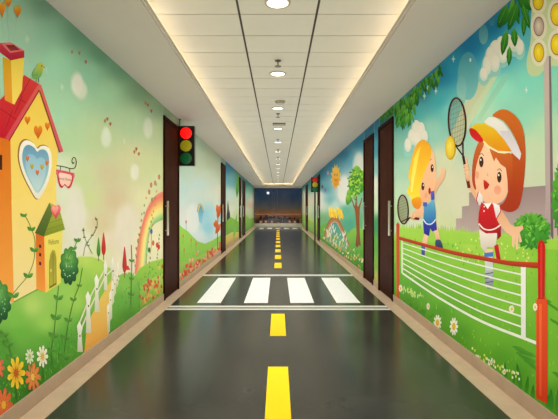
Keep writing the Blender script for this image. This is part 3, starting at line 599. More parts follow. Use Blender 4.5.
p.poly([(469.8, 129), (473.8, 128.6), (479.4, 133.4), (484, 141), (479.6, 142.2), (473.8, 138.6), (470.6, 134.4)], (190, 30, 24), (220, 24, 34), smooth=True); p.done()
p = m.part('sleeve', go, 'white sleeve with red edge on the raised arm'); p.poly([(479.4, 191), (476.8, 199.6), (479.2, 205.4), (483.2, 203.8), (483, 196)], (238, 234, 228), (214, 206, 204)); p.stroke([(479, 191.6), (476.9, 199.6), (478.6, 204.6)], .9, (196, 30, 30)); p.done()
p = m.part('sleeve', go, 'white sleeve with red edge on the lowered arm'); p.poly([(493.4, 202.6), (500.4, 205.6), (501.6, 210.7), (497, 219.4), (493, 212)], (240, 236, 230), (216, 208, 208)); p.stroke([(500.4, 205.6), (501.4, 211), (497, 219)], .9, (196, 30, 30)); p.done()
p = m.part('vest', go, 'red vest with a white hem stripe'); p.poly([(481.8, 202), (484.4, 204.4), (488, 207), (491.8, 202), (493.9, 205), (496.5, 217.4), (498.8, 222.4), (501.6, 226), (501.2, 231), (494, 235), (486.6, 234), (480.3, 228.4), (478.6, 223), (479.3, 212.5)], (206, 30, 36), (176, 16, 26)); p.poly([(484, 203), (489, 203.4), (492.8, 202), (488.2, 209)], (240, 236, 230)); p.stroke([(479.2, 223.6), (484, 228.6), (490, 230), (496, 228.4), (501.4, 224.6)], 1.3, (236, 226, 220), smooth=True); p.ell(484.5, 211, .7, 1, W_, n=8); p.ell(484.7, 206.5, .6, .9, W_, n=8); p.done()
p = m.part('shorts', go); p.poly([(479.6, 229.6), (487, 233.6), (498, 233), (496, 247.6), (488, 247), (485.6, 252.4), (481.4, 247)], (236, 228, 214), (206, 190, 178)); p.poly([(497.4, 232), (501.2, 229.6), (501.6, 236), (498, 240)], (150, 20, 28)); p.done()
p = m.part('sock', go, 'white sock with blue top'); p.poly([(484.6, 253), (493.6, 252), (493.6, 257), (485, 258)], (60, 120, 190)); p.poly([(485, 257), (493.4, 256.6), (493.6, 271), (486, 271)], (214, 216, 214), (190, 196, 200)); p.done()
p = m.part('sock', go, 'red stocking'); p.poly([(494.6, 246), (498.6, 244), (501.4, 260.6), (497.4, 261)], (196, 30, 32), (160, 20, 26)); p.done()
p = m.part('shoe', go); p.poly([(485.4, 271), (493.6, 270), (494, 282), (492.4, 288.6), (488, 289), (485.2, 280)], (180, 186, 190), (120, 130, 140)); 
for k in range(3): p.stroke([(485.6, 274+k*4.4), (493.6, 272.6+k*4.4)], .9, (60, 70, 110))
p.done()
racket(go, (457.5, 122), 8.6, 24, -.04, (463.6, 156), (469.6, 188), 1.7)
p = m.part('hand', go); 
for k in range(4): p.ell(466.6+k*.4, 166+k*3.4, 2.7, 2.1, SK, SK2, n=12)
p.ell(468.4, 176, 2.2, 5.4, SK, SK2, n=14); p.done()
p = m.part('painted_tennis_ball', None, 'yellow tennis ball in the air'); p.ell(450.8, 147.8, 5.2, 12, (196, 160, 20)); p.ell(450.6, 147.4, 4.8, 11.3, (246, 226, 90), (222, 180, 26), n=24, rad=True); p.stroke([(447.4, 140), (450, 146), (449, 156)], .5, (226, 200, 90), smooth=True); p.done()
# blond child
g = m.part('painted_blond_child', None, 'blond child in a blue shirt swinging a racket')
g.poly([(425, 232), (429.6, 232), (427.4, 243.6), (425.6, 256), (422, 256), (422.2, 244)], SK, SK2); g.poly([(433.4, 228), (438.4, 228), (441, 242), (437.6, 243)], SK, SK2)
g.poly([(430.6, 191), (435.4, 181), (440.4, 174.6), (440.8, 169), (443, 168), (445.4, 169.4), (446, 174), (443.2, 181.6), (438.6, 187.6), (434.6, 195)], SK, SK2, smooth=True)
g.poly([(410.6, 214.6), (415, 211), (421.8, 204.6), (424.6, 207), (423.8, 215), (417.6, 218.8), (412.6, 220)], SK, SK2, smooth=True)
g.poly([(429.4, 147), (434.6, 154), (435.8, 163), (436.6, 172), (435.8, 184), (432.8, 194), (429, 201), (423.7, 203), (419.4, 199), (419.4, 186), (422, 168), (425, 156)], (246, 200, 156), (238, 176, 132), smooth=True)
for x, y in ((432.6, 168.2), (423.3, 186.4)): g.ell(x, y, 1.5, 4, (66, 22, 18), n=14); g.ell(x+.4, y-1.2, .5, 1, (246, 240, 230), n=8)
g.stroke([(430.4, 160.4), (432, 158.6)], .5, (140, 90, 40)); g.ell(430, 191, 1.2, 3.4, (160, 30, 26), n=12); g.ell(426.4, 195.4, 1.6, 3, (238, 160, 120), n=10); go = g.done()
p = m.part('hair', go, 'golden yellow bob hair'); p.poly([(414.4, 150), (417.6, 143.6), (421, 140.6), (425, 140), (429.4, 143.6), (431.8, 150), (431.2, 157), (427.4, 167), (423.4, 177), (421, 186), (420.2, 194), (422.2, 203), (419.6, 208), (415.4, 207.6), (411.6, 203.4), (410.8, 196.4), (407.2, 193), (408.6, 188), (410.6, 181), (408.6, 177.6), (410, 168)], (242, 168, 34), (250, 226, 64), smooth=True)
p.poly([(414.6, 158), (418, 150), (421, 146), (418, 162), (415, 178), (412.6, 192), (411, 192), (412, 176)], (252, 216, 70), (252, 236, 110)); p.poly([(412, 200), (420, 197), (422, 204), (419, 209), (414, 207)], (236, 160, 30), (226, 130, 30), smooth=True); p.done()
p = m.part('shirt', go, 'sky blue shirt'); p.poly([(423.8, 202.5), (426.6, 204.6), (429.4, 203.6), (433.4, 198), (435, 204), (436.2, 213), (436.2, 220.5), (432.2, 225.4), (426.6, 224.8), (423.4, 220), (424.4, 211)], (110, 180, 206), (30, 100, 170)); p.stroke([(423.4, 219), (427, 223.6), (432, 223.8), (436.4, 219)], 1, (226, 232, 232), smooth=True); p.poly([(431, 191.5), (434.6, 190.6), (434.8, 199.4), (431.6, 200.4)], (90, 100, 196), (60, 70, 170)); p.poly([(423.6, 202), (427.6, 202.6), (427, 207), (423.4, 206)], (70, 90, 180)); p.done()
p = m.part('shorts', go, 'royal blue shorts'); p.poly([(423.3, 220), (427, 225), (432, 225.4), (436.3, 221), (437.4, 229.8), (432.8, 231.6), (430.6, 228.4), (429.4, 236), (424.2, 233.6)], (50, 60, 170), (36, 40, 140)); p.done()
p = m.part('shoe', go); p.poly([(436, 240.6), (440.6, 240), (443.2, 246.6), (442, 248.8), (436.4, 247.6)], (60, 80, 120), (36, 46, 76), smooth=True); p.done()
p = m.part('shoe', go); p.poly([(421.6, 245), (425.8, 245), (425.2, 256), (422, 256.4)], (70, 110, 190), (40, 60, 120)); p.done()
racket(go, (403.4, 209.5), 5.2, 14.4, -.05, (410.6, 217.4), (419.6, 219), 1.3)
p = m.part('hand', go); p.ell(413.4, 215.8, 2.8, 3, SK, SK2, n=14); p.stroke([(414, 213), (412, 219)], .5, (206, 140, 100)); p.done()
# net
p = m.part('painted_tennis_net', None, 'red and white cartoon tennis net between two red posts')
for k in range(7):
    wd = .9+.05*k if k < 6 else 1.5
    p.stroke([(403, 243+5.05*k), (440, 254.3+7.3*k), (482, 265.5+9.3*k), (524, 275+10.5*k)]+([(537.4, 343)] if k == 6 else []), wd if k < 6 else 1.6, (226, 232, 210), w2=(1.7 if k < 6 else 3.4), smooth=True)
p.poly([(401.6, 240.5), (403.4, 241), (403.4, 274), (401.6, 273)], (214, 226, 190)); p.poly([(521.6, 265), (526.6, 266), (526.6, 339), (521.8, 336.5)], (232, 230, 222), (222, 222, 212))
A = sm([(398, 236), (425, 243.4), (455, 251), (483, 256.2), (512, 261), (540, 262.4)], 6, False); B = sm([(398, 239.2), (425, 246.8), (455, 255), (483, 260.4), (512, 265.8), (540, 268.4)], 6, False)
p.band(A, B, (200, 66, 30), (150, 44, 22)); po = p.done()
q = m.part('net_post', po, 'thin far red post'); q.poly([(396.6, 224), (398.2, 222.6), (399.7, 224), (399.8, 299), (396.8, 298)], (196, 70, 40), (206, 84, 30)); q.done()
q = m.part('net_post', po, 'thick near red post'); q.poly([(537, 300), (539, 297), (545.6, 297), (548, 300), (548, 404), (536.8, 398)], (222, 76, 30), (206, 56, 20)); q.poly([(538.4, 246), (539.6, 241.4), (542, 240), (544.6, 241.4), (545.8, 246), (545.4, 299), (538.8, 299)], (196, 22, 20), (186, 26, 20)); q.poly([(541, 243), (543, 243), (543, 298), (541, 298)], (214, 50, 40)); q.poly([(540, 304), (542.6, 304), (542.4, 396), (540, 395)], (236, 104, 44), (222, 80, 40)); q.done()
for x, y, rx, ry in ((454.4, 326.5, 4.4, 9.5), (438, 322.6, 4.2, 8.4), (428.6, 306.4, 1.8, 3.6), (401, 288.4, 2, 4.2), (512.4, 309, 3, 4), (536, 307, 2.4, 4.4), (492, 362, 1.6, 2.4), (505, 372, 1.8, 3)):
    p = m.part('painted_daisy', None, 'white daisy with yellow centre on the lawn'); p.flower(x, y, rx, ry, (236, 236, 214), (226, 180, 40), 10); p.ell(x, y, rx*.42, ry*.42, (226, 180, 40), n=12); p.done()

# ================================================================ strip between the doors, tree mural, far strips
m = Mural('R', 6.37, 6.70, 'narrow mural strip between the two dark doors on the tennis side')
ctrl = [(376, 125, (36, 120, 150)), (376, 150, (70, 150, 170)), (377, 165, (130, 180, 180)), (376, 185, (216, 216, 200)), (377, 205, (196, 212, 180)), (377, 225, (60, 140, 90)), (376, 245, (90, 160, 60)), (377, 265, (120, 170, 60)), (376, 278, (190, 190, 90))]
p = m.part('sky_background'); p.grid(374.2, 379.3, 6, 90, field(ctrl)); p.done()
m = Mural('R', 7.47, 15.34, 'cartoon mural of a smiling sun, a leafy tree and a wooden bridge')
ctrl = [(320, 172, (50, 130, 160)), (330, 165, (54, 134, 166)), (345, 155, (44, 124, 160)), (360, 142, (50, 130, 165)), (352, 160, (90, 164, 186)), (325, 190, (70, 150, 170)), (330, 200, (110, 176, 180)), (360, 160, (206, 216, 206)), (362, 172, (214, 216, 206)), (345, 185, (214, 216, 206)), (342, 195, (216, 214, 206)), (322, 195, (206, 212, 200)), (323, 205, (206, 212, 196)), (335, 205, (190, 210, 200)),
        (362, 200, (120, 184, 150)), (345, 212, (90, 170, 140)), (350, 225, (70, 156, 130)), (360, 225, (90, 170, 110)), (325, 220, (110, 170, 110)), (320, 235, (120, 160, 70)), (340, 235, (80, 150, 90)), (362, 250, (90, 160, 60))]
p = m.part('sky_background'); p.grid(320, 364.4, 56, 110, field(ctrl, [(344, 190, 6, 14, (222, 220, 210), .8), (359, 165, 6, 12, (222, 222, 212), .8), (321, 200, 2.4, 9, (216, 216, 206), .8)])); p.done()
p = m.part('painted_meadow'); p.poly([(319.8, 226), (326, 223), (332, 226), (340, 228), (350, 233), (364.4, 231), (364.4, RB(364.4)), (319.8, RB(319.8))], (104, 172, 66), (70, 138, 44)); p.poly([(345, 238), (352, 229), (358, 227), (364.4, 230), (364.4, 250), (345, 252)], (130, 186, 70), (90, 156, 50)); p.done()
p = m.part('painted_sun', None, 'orange smiling sun')
cx, cy = 335.9, 176.8; P = []
for k in range(24):
    a = 2*math.pi*k/24; r = 1.45 if k % 2 else .95; P.append((cx+3.7*r*math.cos(a), cy+9.6*r*math.sin(a)))
p.poly(P, (232, 196, 80), (226, 170, 50)); p.ell(cx, cy, 3.6, 9.4, (244, 200, 80), (220, 140, 30), n=24); p.ell(cx-1, cy-2, .4, 1.2, (130, 60, 20), n=8); p.ell(cx+1.2, cy-2, .4, 1.2, (130, 60, 20), n=8); p.stroke([(cx-1.4, cy+2), (cx, cy+4), (cx+1.6, cy+2)], .6, (150, 60, 20), smooth=True); p.done()
p = m.part('painted_tree', None, 'leafy cartoon tree with brown trunk')
p.poly([(352.6, 203), (355, 206), (355.6, 198), (356.4, 207), (358.6, 206), (361.4, 200), (359.8, 210), (359.6, 222), (360, 236), (361, 246), (358.8, 245.4), (357.2, 248), (355.4, 245.2), (356.6, 234), (356, 220), (355, 211)], (150, 84, 40), (120, 66, 34))
p.stroke([(354.6, 208), (352, 200), (350.6, 196)], 1.1, (140, 76, 36)); p.stroke([(357, 208), (356.6, 196), (356.4, 190)], 1.1, (140, 76, 36)); p.stroke([(359.4, 208), (362, 198)], 1.1, (140, 76, 36)); to = p.done()
q = m.part('crown', to, 'round clumps of green leaves')
for x, y, rx, ry in ((349.5, 196, 3, 7), (352, 184, 3.6, 8), (357, 175, 5, 9.5), (361, 184, 3.2, 9), (355, 190, 4, 6), (347.8, 200, 2.2, 5), (353.6, 176, 3, 6), (361.6, 176, 2.2, 6)): q.ell(x, y, rx, ry, (150, 196, 60), (50, 130, 40), n=16)
for k in range(150):
    a = R_.uniform(0, 6.28); u = R_.random(); x = 355.5+6.6*u*math.cos(a); y = 184+15*u*math.sin(a)-(x-355)*.5; q.leaf(x, y, 3.6, 1.6, R_.uniform(0, 6.28), R_.choice([(170, 206, 70), (110, 176, 56), (60, 140, 44), (40, 116, 40)])); m.n -= .93
q.done()
p = m.part('painted_bridge', None, 'arched brown bridge with white lilies below')
A = sm([(324, 236), (326, 227), (329.4, 220), (333.6, 216.4), (338, 218), (342, 225), (346, 235), (349.6, 244)], 5, False); B = sm([(326.2, 238), (328, 230.5), (330.6, 225), (333.8, 222), (337, 223), (340.4, 229.4), (344.4, 238), (348.4, 246.6)], 5, False)
p.poly(B+[(345, 252), (328, 243)], (60, 150, 140), (110, 170, 110)); p.band(A, B, (150, 96, 50), (186, 130, 80)); p.stroke(B, .6, (226, 160, 140)); p.done()
p = m.part('painted_tulips')
for k in range(26): x = R_.uniform(329.5, 343); p.ell(x, 214+R_.uniform(-5, 2)+max(0, x-337)*.5, .9, 3.2, R_.choice([(244, 206, 50), (240, 190, 40), (250, 222, 90)]), n=8)
p.done()
p = m.part('painted_lilies')
for k in range(40):
    x = R_.uniform(327, 347); y = R_.uniform(230, 246)+(x-336)*.35; p.leaf(x, y, R_.uniform(3, 7), .9, R_.uniform(-2, -1.1), R_.choice([(232, 232, 220), (210, 222, 206), (226, 214, 200)])); m.n -= .7
for k in range(110):
    x = R_.uniform(321, 364); y = RB(x)-R_.uniform(1, 16); p.ell(x, y, .7, 1.3, R_.choice([(230, 220, 180), (226, 150, 80), (210, 190, 90), (90, 160, 50), (120, 180, 70)]), n=6); m.n -= .8
p.done()
for x, y, c in ((328, 173, (206, 150, 160)), (325.4, 190, (150, 90, 130)), (322.5, 187, (90, 60, 90))):
    p = m.part('painted_star'); p.poly([(x+(1.6 if k % 2 == 0 else .7)*math.sin(k*math.pi/5), y-(3 if k % 2 == 0 else 1.2)*math.cos(k*math.pi/5)) for k in range(10)], c); p.done()
m = Mural('R', 16.17, 21.48, 'far mural strip of teal sky and flowers behind the pole traffic light')
ctrl = [(317, 178, (50, 130, 140)), (310, 186, (60, 140, 140)), (316, 195, (196, 204, 180)), (311, 200, (206, 196, 170)), (309, 210, (196, 200, 170)), (315, 215, (150, 180, 150)), (312, 225, (130, 170, 70)), (316, 232, (120, 160, 60)), (309, 222, (190, 190, 90))]
p = m.part('sky_background'); p.grid(308.1, 317.8, 16, 50, field(ctrl)); p.done()
p = m.part('painted_meadow'); p.poly([(308.1, 219), (312, 222), (317.8, 222), (317.8, RB(317.8)), (308.1, RB(308.1))], (140, 176, 70), (110, 150, 54)); p.done()
m = Mural('R', 23.12, END-.01, 'last mural strip beside the night window')
p = m.part('sky_background'); p.grid(302, 305.8, 6, 40, field([(304, 186, (70, 140, 140)), (304, 195, (196, 200, 180)), (304, 208, (200, 190, 160)), (304, 222, (130, 170, 70))])); p.done()

# ================================================================ print above the doors
def header(side, y0, y1, z, ctrl, label):
    m = Mural(side, y0, y1, label); m.root.location[2] = z
    x = lambda y: VX-HW*F/y if side == 'L' else VX+HW*F/y
    p = m.part('sky_background'); a_, b_ = sorted((x(y0), x(y1))); p.grid(a_, b_, 10, 8, field(ctrl), bot=z); return m, p
m, p = header('L', 5.61, 6.45, 2.427, [(165, 112, (150, 172, 142)), (176, 122, (176, 190, 160))], 'narrow pale green print above the door beside the house mural'); p.done()
m, p = header('L', 11.27, 12.17, 2.412, [(223, 165, (150, 180, 170))], 'narrow pale print above the door beside the castle mural'); p.done()
m, p = header('L', 16.5, 17.35, 2.412, [(240, 178, (100, 150, 150))], 'narrow teal print above the third dark door'); p.done()
m, p = header('L', 18.0, 19.5, 2.412, [(243, 182, (90, 150, 140))], 'narrow teal print above the fourth dark door'); p.done()
m, p = header('R', 5.56, 6.36, 2.402, [(380, 122, (40, 116, 130)), (392, 108, (60, 140, 70))], 'narrow leafy teal print above the door beside the tennis mural'); p.done()
p = m.part('painted_foliage')
for k in range(46):
    x = R_.uniform(380, 393.5); p.leaf(x, T_(x)+R_.uniform(-1, 4), R_.uniform(3, 5), 2, R_.uniform(.8, 2.2), R_.choice([(70, 150, 40), (96, 170, 54), (40, 116, 34)]), (30, 100, 30)); m.n -= .9
p.done()
m, p = header('R', 6.71, 7.46, 2.387, [(365, 134, (40, 116, 150)), (373, 126, (40, 112, 140))], 'narrow blue print above the door beside the tree mural'); p.done()
m, p = header('R', 15.35, 16.15, 2.422, [(319, 174, (50, 130, 150))], 'narrow blue print above the door by the pole traffic light'); p.done()
m, p = header('R', 21.5, 23.1, 2.412, [(307, 184, (60, 140, 140))], 'narrow teal print above the brown door nearest the window'); p.done()


# ------------------------------------------------------------------ building shell
def shell():
    struct(MB().box(-HW-.2, -HW, START, END+.2, -.1, 3.0).build('wall_left', M['wall']))
    struct(MB().box(HW, HW+.2, START, END+.2, -.1, 3.0).build('wall_right', M['wall']))
    struct(MB().box(-HW-.2, HW+.2, START-.2, START, -.1, 3.0).build('wall_back', M['wall']))
    struct(MB().box(-HW, HW, END, END+.2, -.1, .235).box(-HW, HW, END, END+.2, 2.47, 3.0).build('wall_front', M['sill']))
    struct(MB().box(-HW, HW, START, END, -.1, 0).build('floor', M['asphalt']))
    # ceiling: metal panels in three lanes with fine joints
    g = .3
    m = MB()
    p = .4145; y = 3.346-p*12
    k = 0
    while y < END-.02:
        y1 = min(y+p-.011, END)
        for a, b in ((-1.3, -g-.009), (-g+.009, g-.009), (g+.009, 1.3)):
            m.box(a, b, max(y, START), y1, TRAY, TRAY+.02)
        y += p
    struct(m.build('ceiling', M['panel']))
    struct(MB().box(-HW, HW, START, END, TRAY+.021, TRAY+.06).build('ceiling_backing', M['gap']))
    s = MB()
    for x in (-g, g): s.box(x-.013, x+.013, START, END, TRAY+.003, TRAY+.0209)
    struct(s.build('trim_7', M['slot']))
    # soffits with stepped lip round the tray
    for i, sg in ((1, -1), (2, 1)):
        prof = [(sg*HW, CZ), (sg*.89, CZ), (sg*.89, CZ+.012), (sg*.875, CZ+.012), (sg*.875, CZ+.045), (sg*.9, CZ+.045), (sg*.9, CZ+.03), (sg*HW, CZ+.03)]
        struct(MB().prism(prof, START, END).build('trim_%d' % i, M['soffit']))
    struct(MB().box(-.89, .89, END-.75, END, CZ, CZ+.045).build('trim_3', M['soffit']))
    # cove light strips lying on the ledges
    for sg, side in ((-1, 'left-hand'), (1, 'right-hand')):
        o = MB().box(min(sg*1.14, sg*1.2), max(sg*1.14, sg*1.2), START+.1, END-.05, CZ+.03, CZ+.048).build('cove_light', M['cove'])
        tag(o, 'warm white light strip hidden in the ceiling cove over the ' + ('traffic-light-and-house mural' if sg < 0 else 'tennis mural'), 'light strip')
    o = MB().box(-.85, .85, END-.45, END-.4, CZ+.045, CZ+.06).build('cove_light', M['cove'])
    tag(o, 'short warm light strip in the ceiling cove above the night window', 'light strip')
    # stone floor borders, skirting
    for i, sg in ((4, -1), (5, 1)):
        a, b = sorted((sg*1.3425, sg*HW))
        m = MB(); y = START
        while y < END-.05:
            m.box(a, b, y+.001, min(y+.8-.001, END), 0, .004); y += .8
        struct(m.build('trim_%d' % i, M['stone']))
    for sg, nm, gaps in ((-1, 'baseboard_left', DL), (1, 'baseboard_right', DR)):
        m = MB(); y = START
        for a, b in gaps+[(END, END)]:
            x0, x1 = sorted((sg*(HW-.014), sg*HW)); m.box(x0, x1, y, a-.002, .004, BASE, .002); y = b+.002
        struct(m.build(nm, M['skirt']))
DL = [(5.61, 6.45), (11.27, 12.17), (16.5, 17.35), (18.0, 19.5)]
DR = [(5.56, 6.36), (6.71, 7.46), (15.35, 16.15), (21.5, 23.1)]
shell()

# ------------------------------------------------------------------ doors
def door(n, sg, y0, y1, top, handle, label):
    r = empty('door_%d' % n, (sg*HW, (y0+y1)/2, 0)); struct(r, label, 'door')
    L = (y1-y0)/2; f = .05
    def X(a, b): return sorted((-sg*a, -sg*b))
    a, b = X(0, .022)
    m = MB(); m.box(a, b, -L, -L+f, .004, top, .002).box(a, b, L-f, L, .004, top, .002).box(a, b, -L+f, L-f, top-f, top, .002)
    m.build('door_frame', M['frame'], r)
    a, b = X(0, .009)
    leaf = MB(); leaf.box(a, b, -L+f+.003, L-f-.003, .01, top-f-.003, .001)
    lf = leaf.build('door_leaf', M['door'], r)
    hy = (-L+.035) if handle == 'near' else (L-.2)
    m = MB(); x = -sg*.052
    m.lathe([(.014, 0), (.016, .004), (.016, .45), (.014, .454)], x, hy, .855, n=16)
    for z in (.92, 1.24): m.lathe([(.008, 0), (.008, .045)], -sg*.008, hy, z, 'x', 10, -sg)
    m.build('door_handle', M['steel'], lf, True)
    return r
door(1, -1, *DL[0], 2.425, 'near', 'tall dark wood door between the house mural and the hanging traffic light')
door(2, -1, *DL[1], 2.41, 'near', 'dark wood door at the end of the pale flower meadow mural')
door(3, -1, *DL[2], 2.41, 'near', 'narrow dark door after the castle mural')
door(4, -1, *DL[3], 2.41, 'near', 'dark wood door nearest the night window across from the pole light')
door(5, 1, *DR[0], 2.40, 'near', 'dark wood door next to the tennis mural')
door(6, 1, *DR[1], 2.385, 'far', 'dark wood door next to the tree and bridge mural')
door(7, 1, *DR[2], 2.42, 'near', 'dark wood door just in front of the pole traffic light')
door(8, 1, *DR[3], 2.41, 'near', 'brown door nearest the night window on the tennis mural side')

# ------------------------------------------------------------------ road markings
def marking(name, x0, x1, y0, y1, m, label, cat, group=None):
    o = MB().box(-(x1-x0)/2, (x1-x0)/2, -(y1-y0)/2, (y1-y0)/2, 0, .0025).build(name, m); o.location = ((x0+x1)/2, (y0+y1)/2, .0002)
    return tag(o, label, cat, group)
dashes = [(2.3, 3.286), (4.08, 4.93)]+[(8.68+1.55*k, 8.68+1.55*k+.85) for k in range(10)]
ordn = ['nearest yellow centre dash, cut off by the bottom of the view', 'yellow centre dash just in front of the double white line', 'yellow centre dash just beyond the zebra crossing',
        'second yellow centre dash beyond the zebra crossing', 'third yellow centre dash beyond the zebra crossing', 'fourth yellow centre dash beyond the zebra crossing',
        'fifth yellow centre dash beyond the zebra crossing', 'sixth yellow centre dash beyond the zebra crossing', 'fourth yellow centre dash from the window end',
        'third yellow centre dash from the window end', 'second yellow centre dash from the window end', 'yellow centre dash closest to the night window']
for (a, b), l in zip(dashes, ordn):
    marking('lane_dash', -.076, .076, a, b, M['yellow'], l, 'road marking')
for x, l in zip((-.885, -.283, .31, .902), ('white zebra stripe nearest the traffic-light side wall', 'white zebra stripe just beside the centre on the traffic-light side',
                 'white zebra stripe just beside the centre on the tennis side', 'white zebra stripe nearest the tennis side wall')):
    marking('zebra_stripe', x-.152, x+.152, 5.5, 7.47, M['white'], l, 'road marking')
for x, l in zip((-1.0, -.5, 0, .5, 1.0), ('white stripe at the window end nearest the left-hand doors side', 'white stripe at the window end, second from the left-hand doors', 'middle white stripe at the window end of the road',
                 'white stripe at the window end, second from the pole light wall', 'white stripe at the window end nearest the pole light wall')):
    l = l.replace('left-hand doors side', 'four-door wall').replace('left-hand doors', 'four-door wall')
    marking('zebra_stripe', x-.14, x+.14, 24.9, 26.3, M['white'], l, 'road marking')
for a, b, l in ((5.12, 5.19, 'near thin white line of the double stop line'), (5.25, 5.34, 'far thin white line of the double stop line before the zebra crossing'), (7.68, 7.84, 'thin white line across the road just beyond the zebra crossing')):
    marking('stop_line', -1.3425, 1.3425, a, b, M['line'], l, 'road marking')

# ------------------------------------------------------------------ traffic lights
def traffic_light(name, loc, w, h, d, mats, label, hang=None, pole=None):
    r = empty(name, loc); tag(r, label, 'traffic light')
    MB().box(-w/2, w/2, -d/2, d/2, -h/2, h/2, .004).build('housing', M['black'], r)
    R = w*.345
    for k, (nm, mt, lb) in enumerate(mats):
        z = h/2-h*(.185+.315*k)
        MB().lathe([(R, 0), (R, .004), (R*.9, .010), (R*.6, .015), (R*.2, .017)], 0, -d/2-.001, z, 'y', 32, -1).build('lamp_lens', M[mt], r, True)['label'] = lb
    if hang:
        m = MB().lathe([(.006, 0), (.006, hang)], -w/2+.02, 0, h/2, n=10).lathe([(.02, 0), (.02, .006)], -w/2+.02, 0, h/2+hang-.006, n=16)
        m.build('hanger_rod', M['blackpole'], r)
    if pole:
        px, pl = pole
        MB().lathe([(.027, 0), (.027, pl)], px, 0, -h/2-pl, n=16).build('pole', M['blackpole'], r, True)
        MB().lathe([(.06, 0), (.06, .01), (.03, .02)], px, 0, -h/2-pl, n=20).build('base_plate', M['blackpole'], r)
    return r
Yt = 6.5; k = Yt/F
traffic_light('traffic_light', ((186.6-VX)*k, Yt, CH+(VY-146.2)*k), 16.6*k, 39.6*k, .09,
              [('r', 'red_on', 'glowing red lamp'), ('a', 'amber', 'unlit olive yellow lamp'), ('g', 'green', 'unlit dark green lamp')],
              'large black traffic light with red lit, hanging beside the first dark door', hang=CZ-(CH+(VY-126.4)*k))
Yt = 15.2; k = Yt/F; zc = CH+(VY-184.8)*k
traffic_light('traffic_light', (36.9*k, Yt, zc), 7.9*k, 14.8*k, .12,
              [('r', 'red_dim', 'dim red lamp'), ('a', 'amber', 'unlit olive yellow lamp'), ('g', 'green', 'unlit dark green lamp')],
              'small distant black traffic light standing on a black pole against the mural wall', pole=(0, zc-14.8*k/2-.004))

# ------------------------------------------------------------------ ceiling fittings
def downlight():
    r = empty('downlight'); R = .094
    MB().lathe([(R, 0), (R, -.006), (R-.012, -.010), (R-.016, -.004), (R-.016, 0)], n=40).build('rim', M['lamp_rim'], r, True)
    MB().lathe([(R-.017, -.001), (R-.017, -.005)], n=36).build('diffuser', M['lamp_glow'], r)
    ld = bpy.data.lights.new('downlight_lamp', 'AREA'); ld.shape = 'DISK'; ld.size = .15; ld.energy = 17; ld.specular_factor = .06; ld.color = (1, .98, .955); ld.spread = math.radians(165)
    lo = bpy.data.objects.new('lamp_light', ld); col.objects.link(lo); lo.location = (0, 0, -.014); lo.parent = r; lo.visible_glossy = False
    return r
def sprinkler():
    r = empty('ceiling_sprinkler')
    MB().lathe([(.032, 0), (.030, -.008), (.012, -.014)], n=24).build('cap', M['steel_d'], r, True)
    m = MB().lathe([(.006, -.012), (.006, -.045), (.004, -.058)], n=12)
    m.build('stem', M['steel_d'], r)
    MB().lathe([(.034, -.058), (.034, -.061)], n=20).build('deflector', M['steel_d'], r)
    return r
M['steel_d'] = mat('dull_brass', (95, 78, 62), .45, metal=.3)
d0 = downlight(); s0 = sprinkler()
lights = [3.15+1.664*k for k in range(14)]+[1.486, -.178]  # last two are out of view, added to light the near walls
dl_lab = ['round recessed downlight nearest the viewer, cut by the top of the view']
for i, y in enumerate(lights):
    o = d0 if i == 0 else copy_tree(d0)
    o.location = (-.003, y, TRAY)
    w = ('first second third fourth fifth sixth seventh eighth ninth tenth eleventh twelfth thirteenth fourteenth').split()[i] if i < 14 else 'added out of view above the viewer' if i == 14 else 'added out of view behind the viewer'
    tag(o, 'round recessed glowing downlight, %s counted from the near end of the ceiling' % w, 'downlight', 'downlights along the ceiling centre lane')
for i, y in enumerate((4.39, 6.86, 9.4, 11.05, 12.7, 14.4)):
    o = s0 if i == 0 else copy_tree(s0)
    o.location = (.0, y, TRAY)
    w = 'first second third fourth fifth sixth'.split()[i]
    tag(o, 'small dark fire sprinkler hanging from the ceiling, %s from the near end' % w, 'sprinkler', 'sprinklers along the ceiling centre lane')
sd = empty('smoke_detector', (.03, 6.07, TRAY)); tag(sd, 'round grey smoke detector on the ceiling just before the third downlight', 'smoke detector')
MB().lathe([(.075, 0), (.075, -.018)], n=32).build('base', M['lamp_rim'], sd)
MB().lathe([(.06, -.018), (.055, -.035), (.03, -.042)], n=32).build('sensor_head', M['lamp_rim'], sd, True)
vt = empty('ceiling_vent', (.02, 7.7, TRAY)); tag(vt, 'dark slotted ceiling vent just before the fourth downlight', 'vent')
MB().box(-.115, .115, -.10, .10, -.012, 0, .003).build('vent_frame', M['steel_d'], vt)
m = MB()
for q in range(6): m.box(-.1, .1, -.08+q*.03, -.065+q*.03, -.016, -.0118)
m.build('vent_slats', M['lamp_rim'], vt)

fl = bpy.data.lights.new('bounce_fill', 'AREA'); fl.shape = 'RECTANGLE'; fl.size = 2.4; fl.size_y = END-START-.4; fl.energy = 175; fl.color = (1, .99, .97); fl.specular_factor = 0  # added upward fill lamp, stands in for light bounced off the floor
fo = bpy.data.objects.new('bounce_fill_lamp', fl); col.objects.link(fo); fo.location = (0, (END+START)/2, .03); fo.rotation_euler = (math.pi, 0, 0)

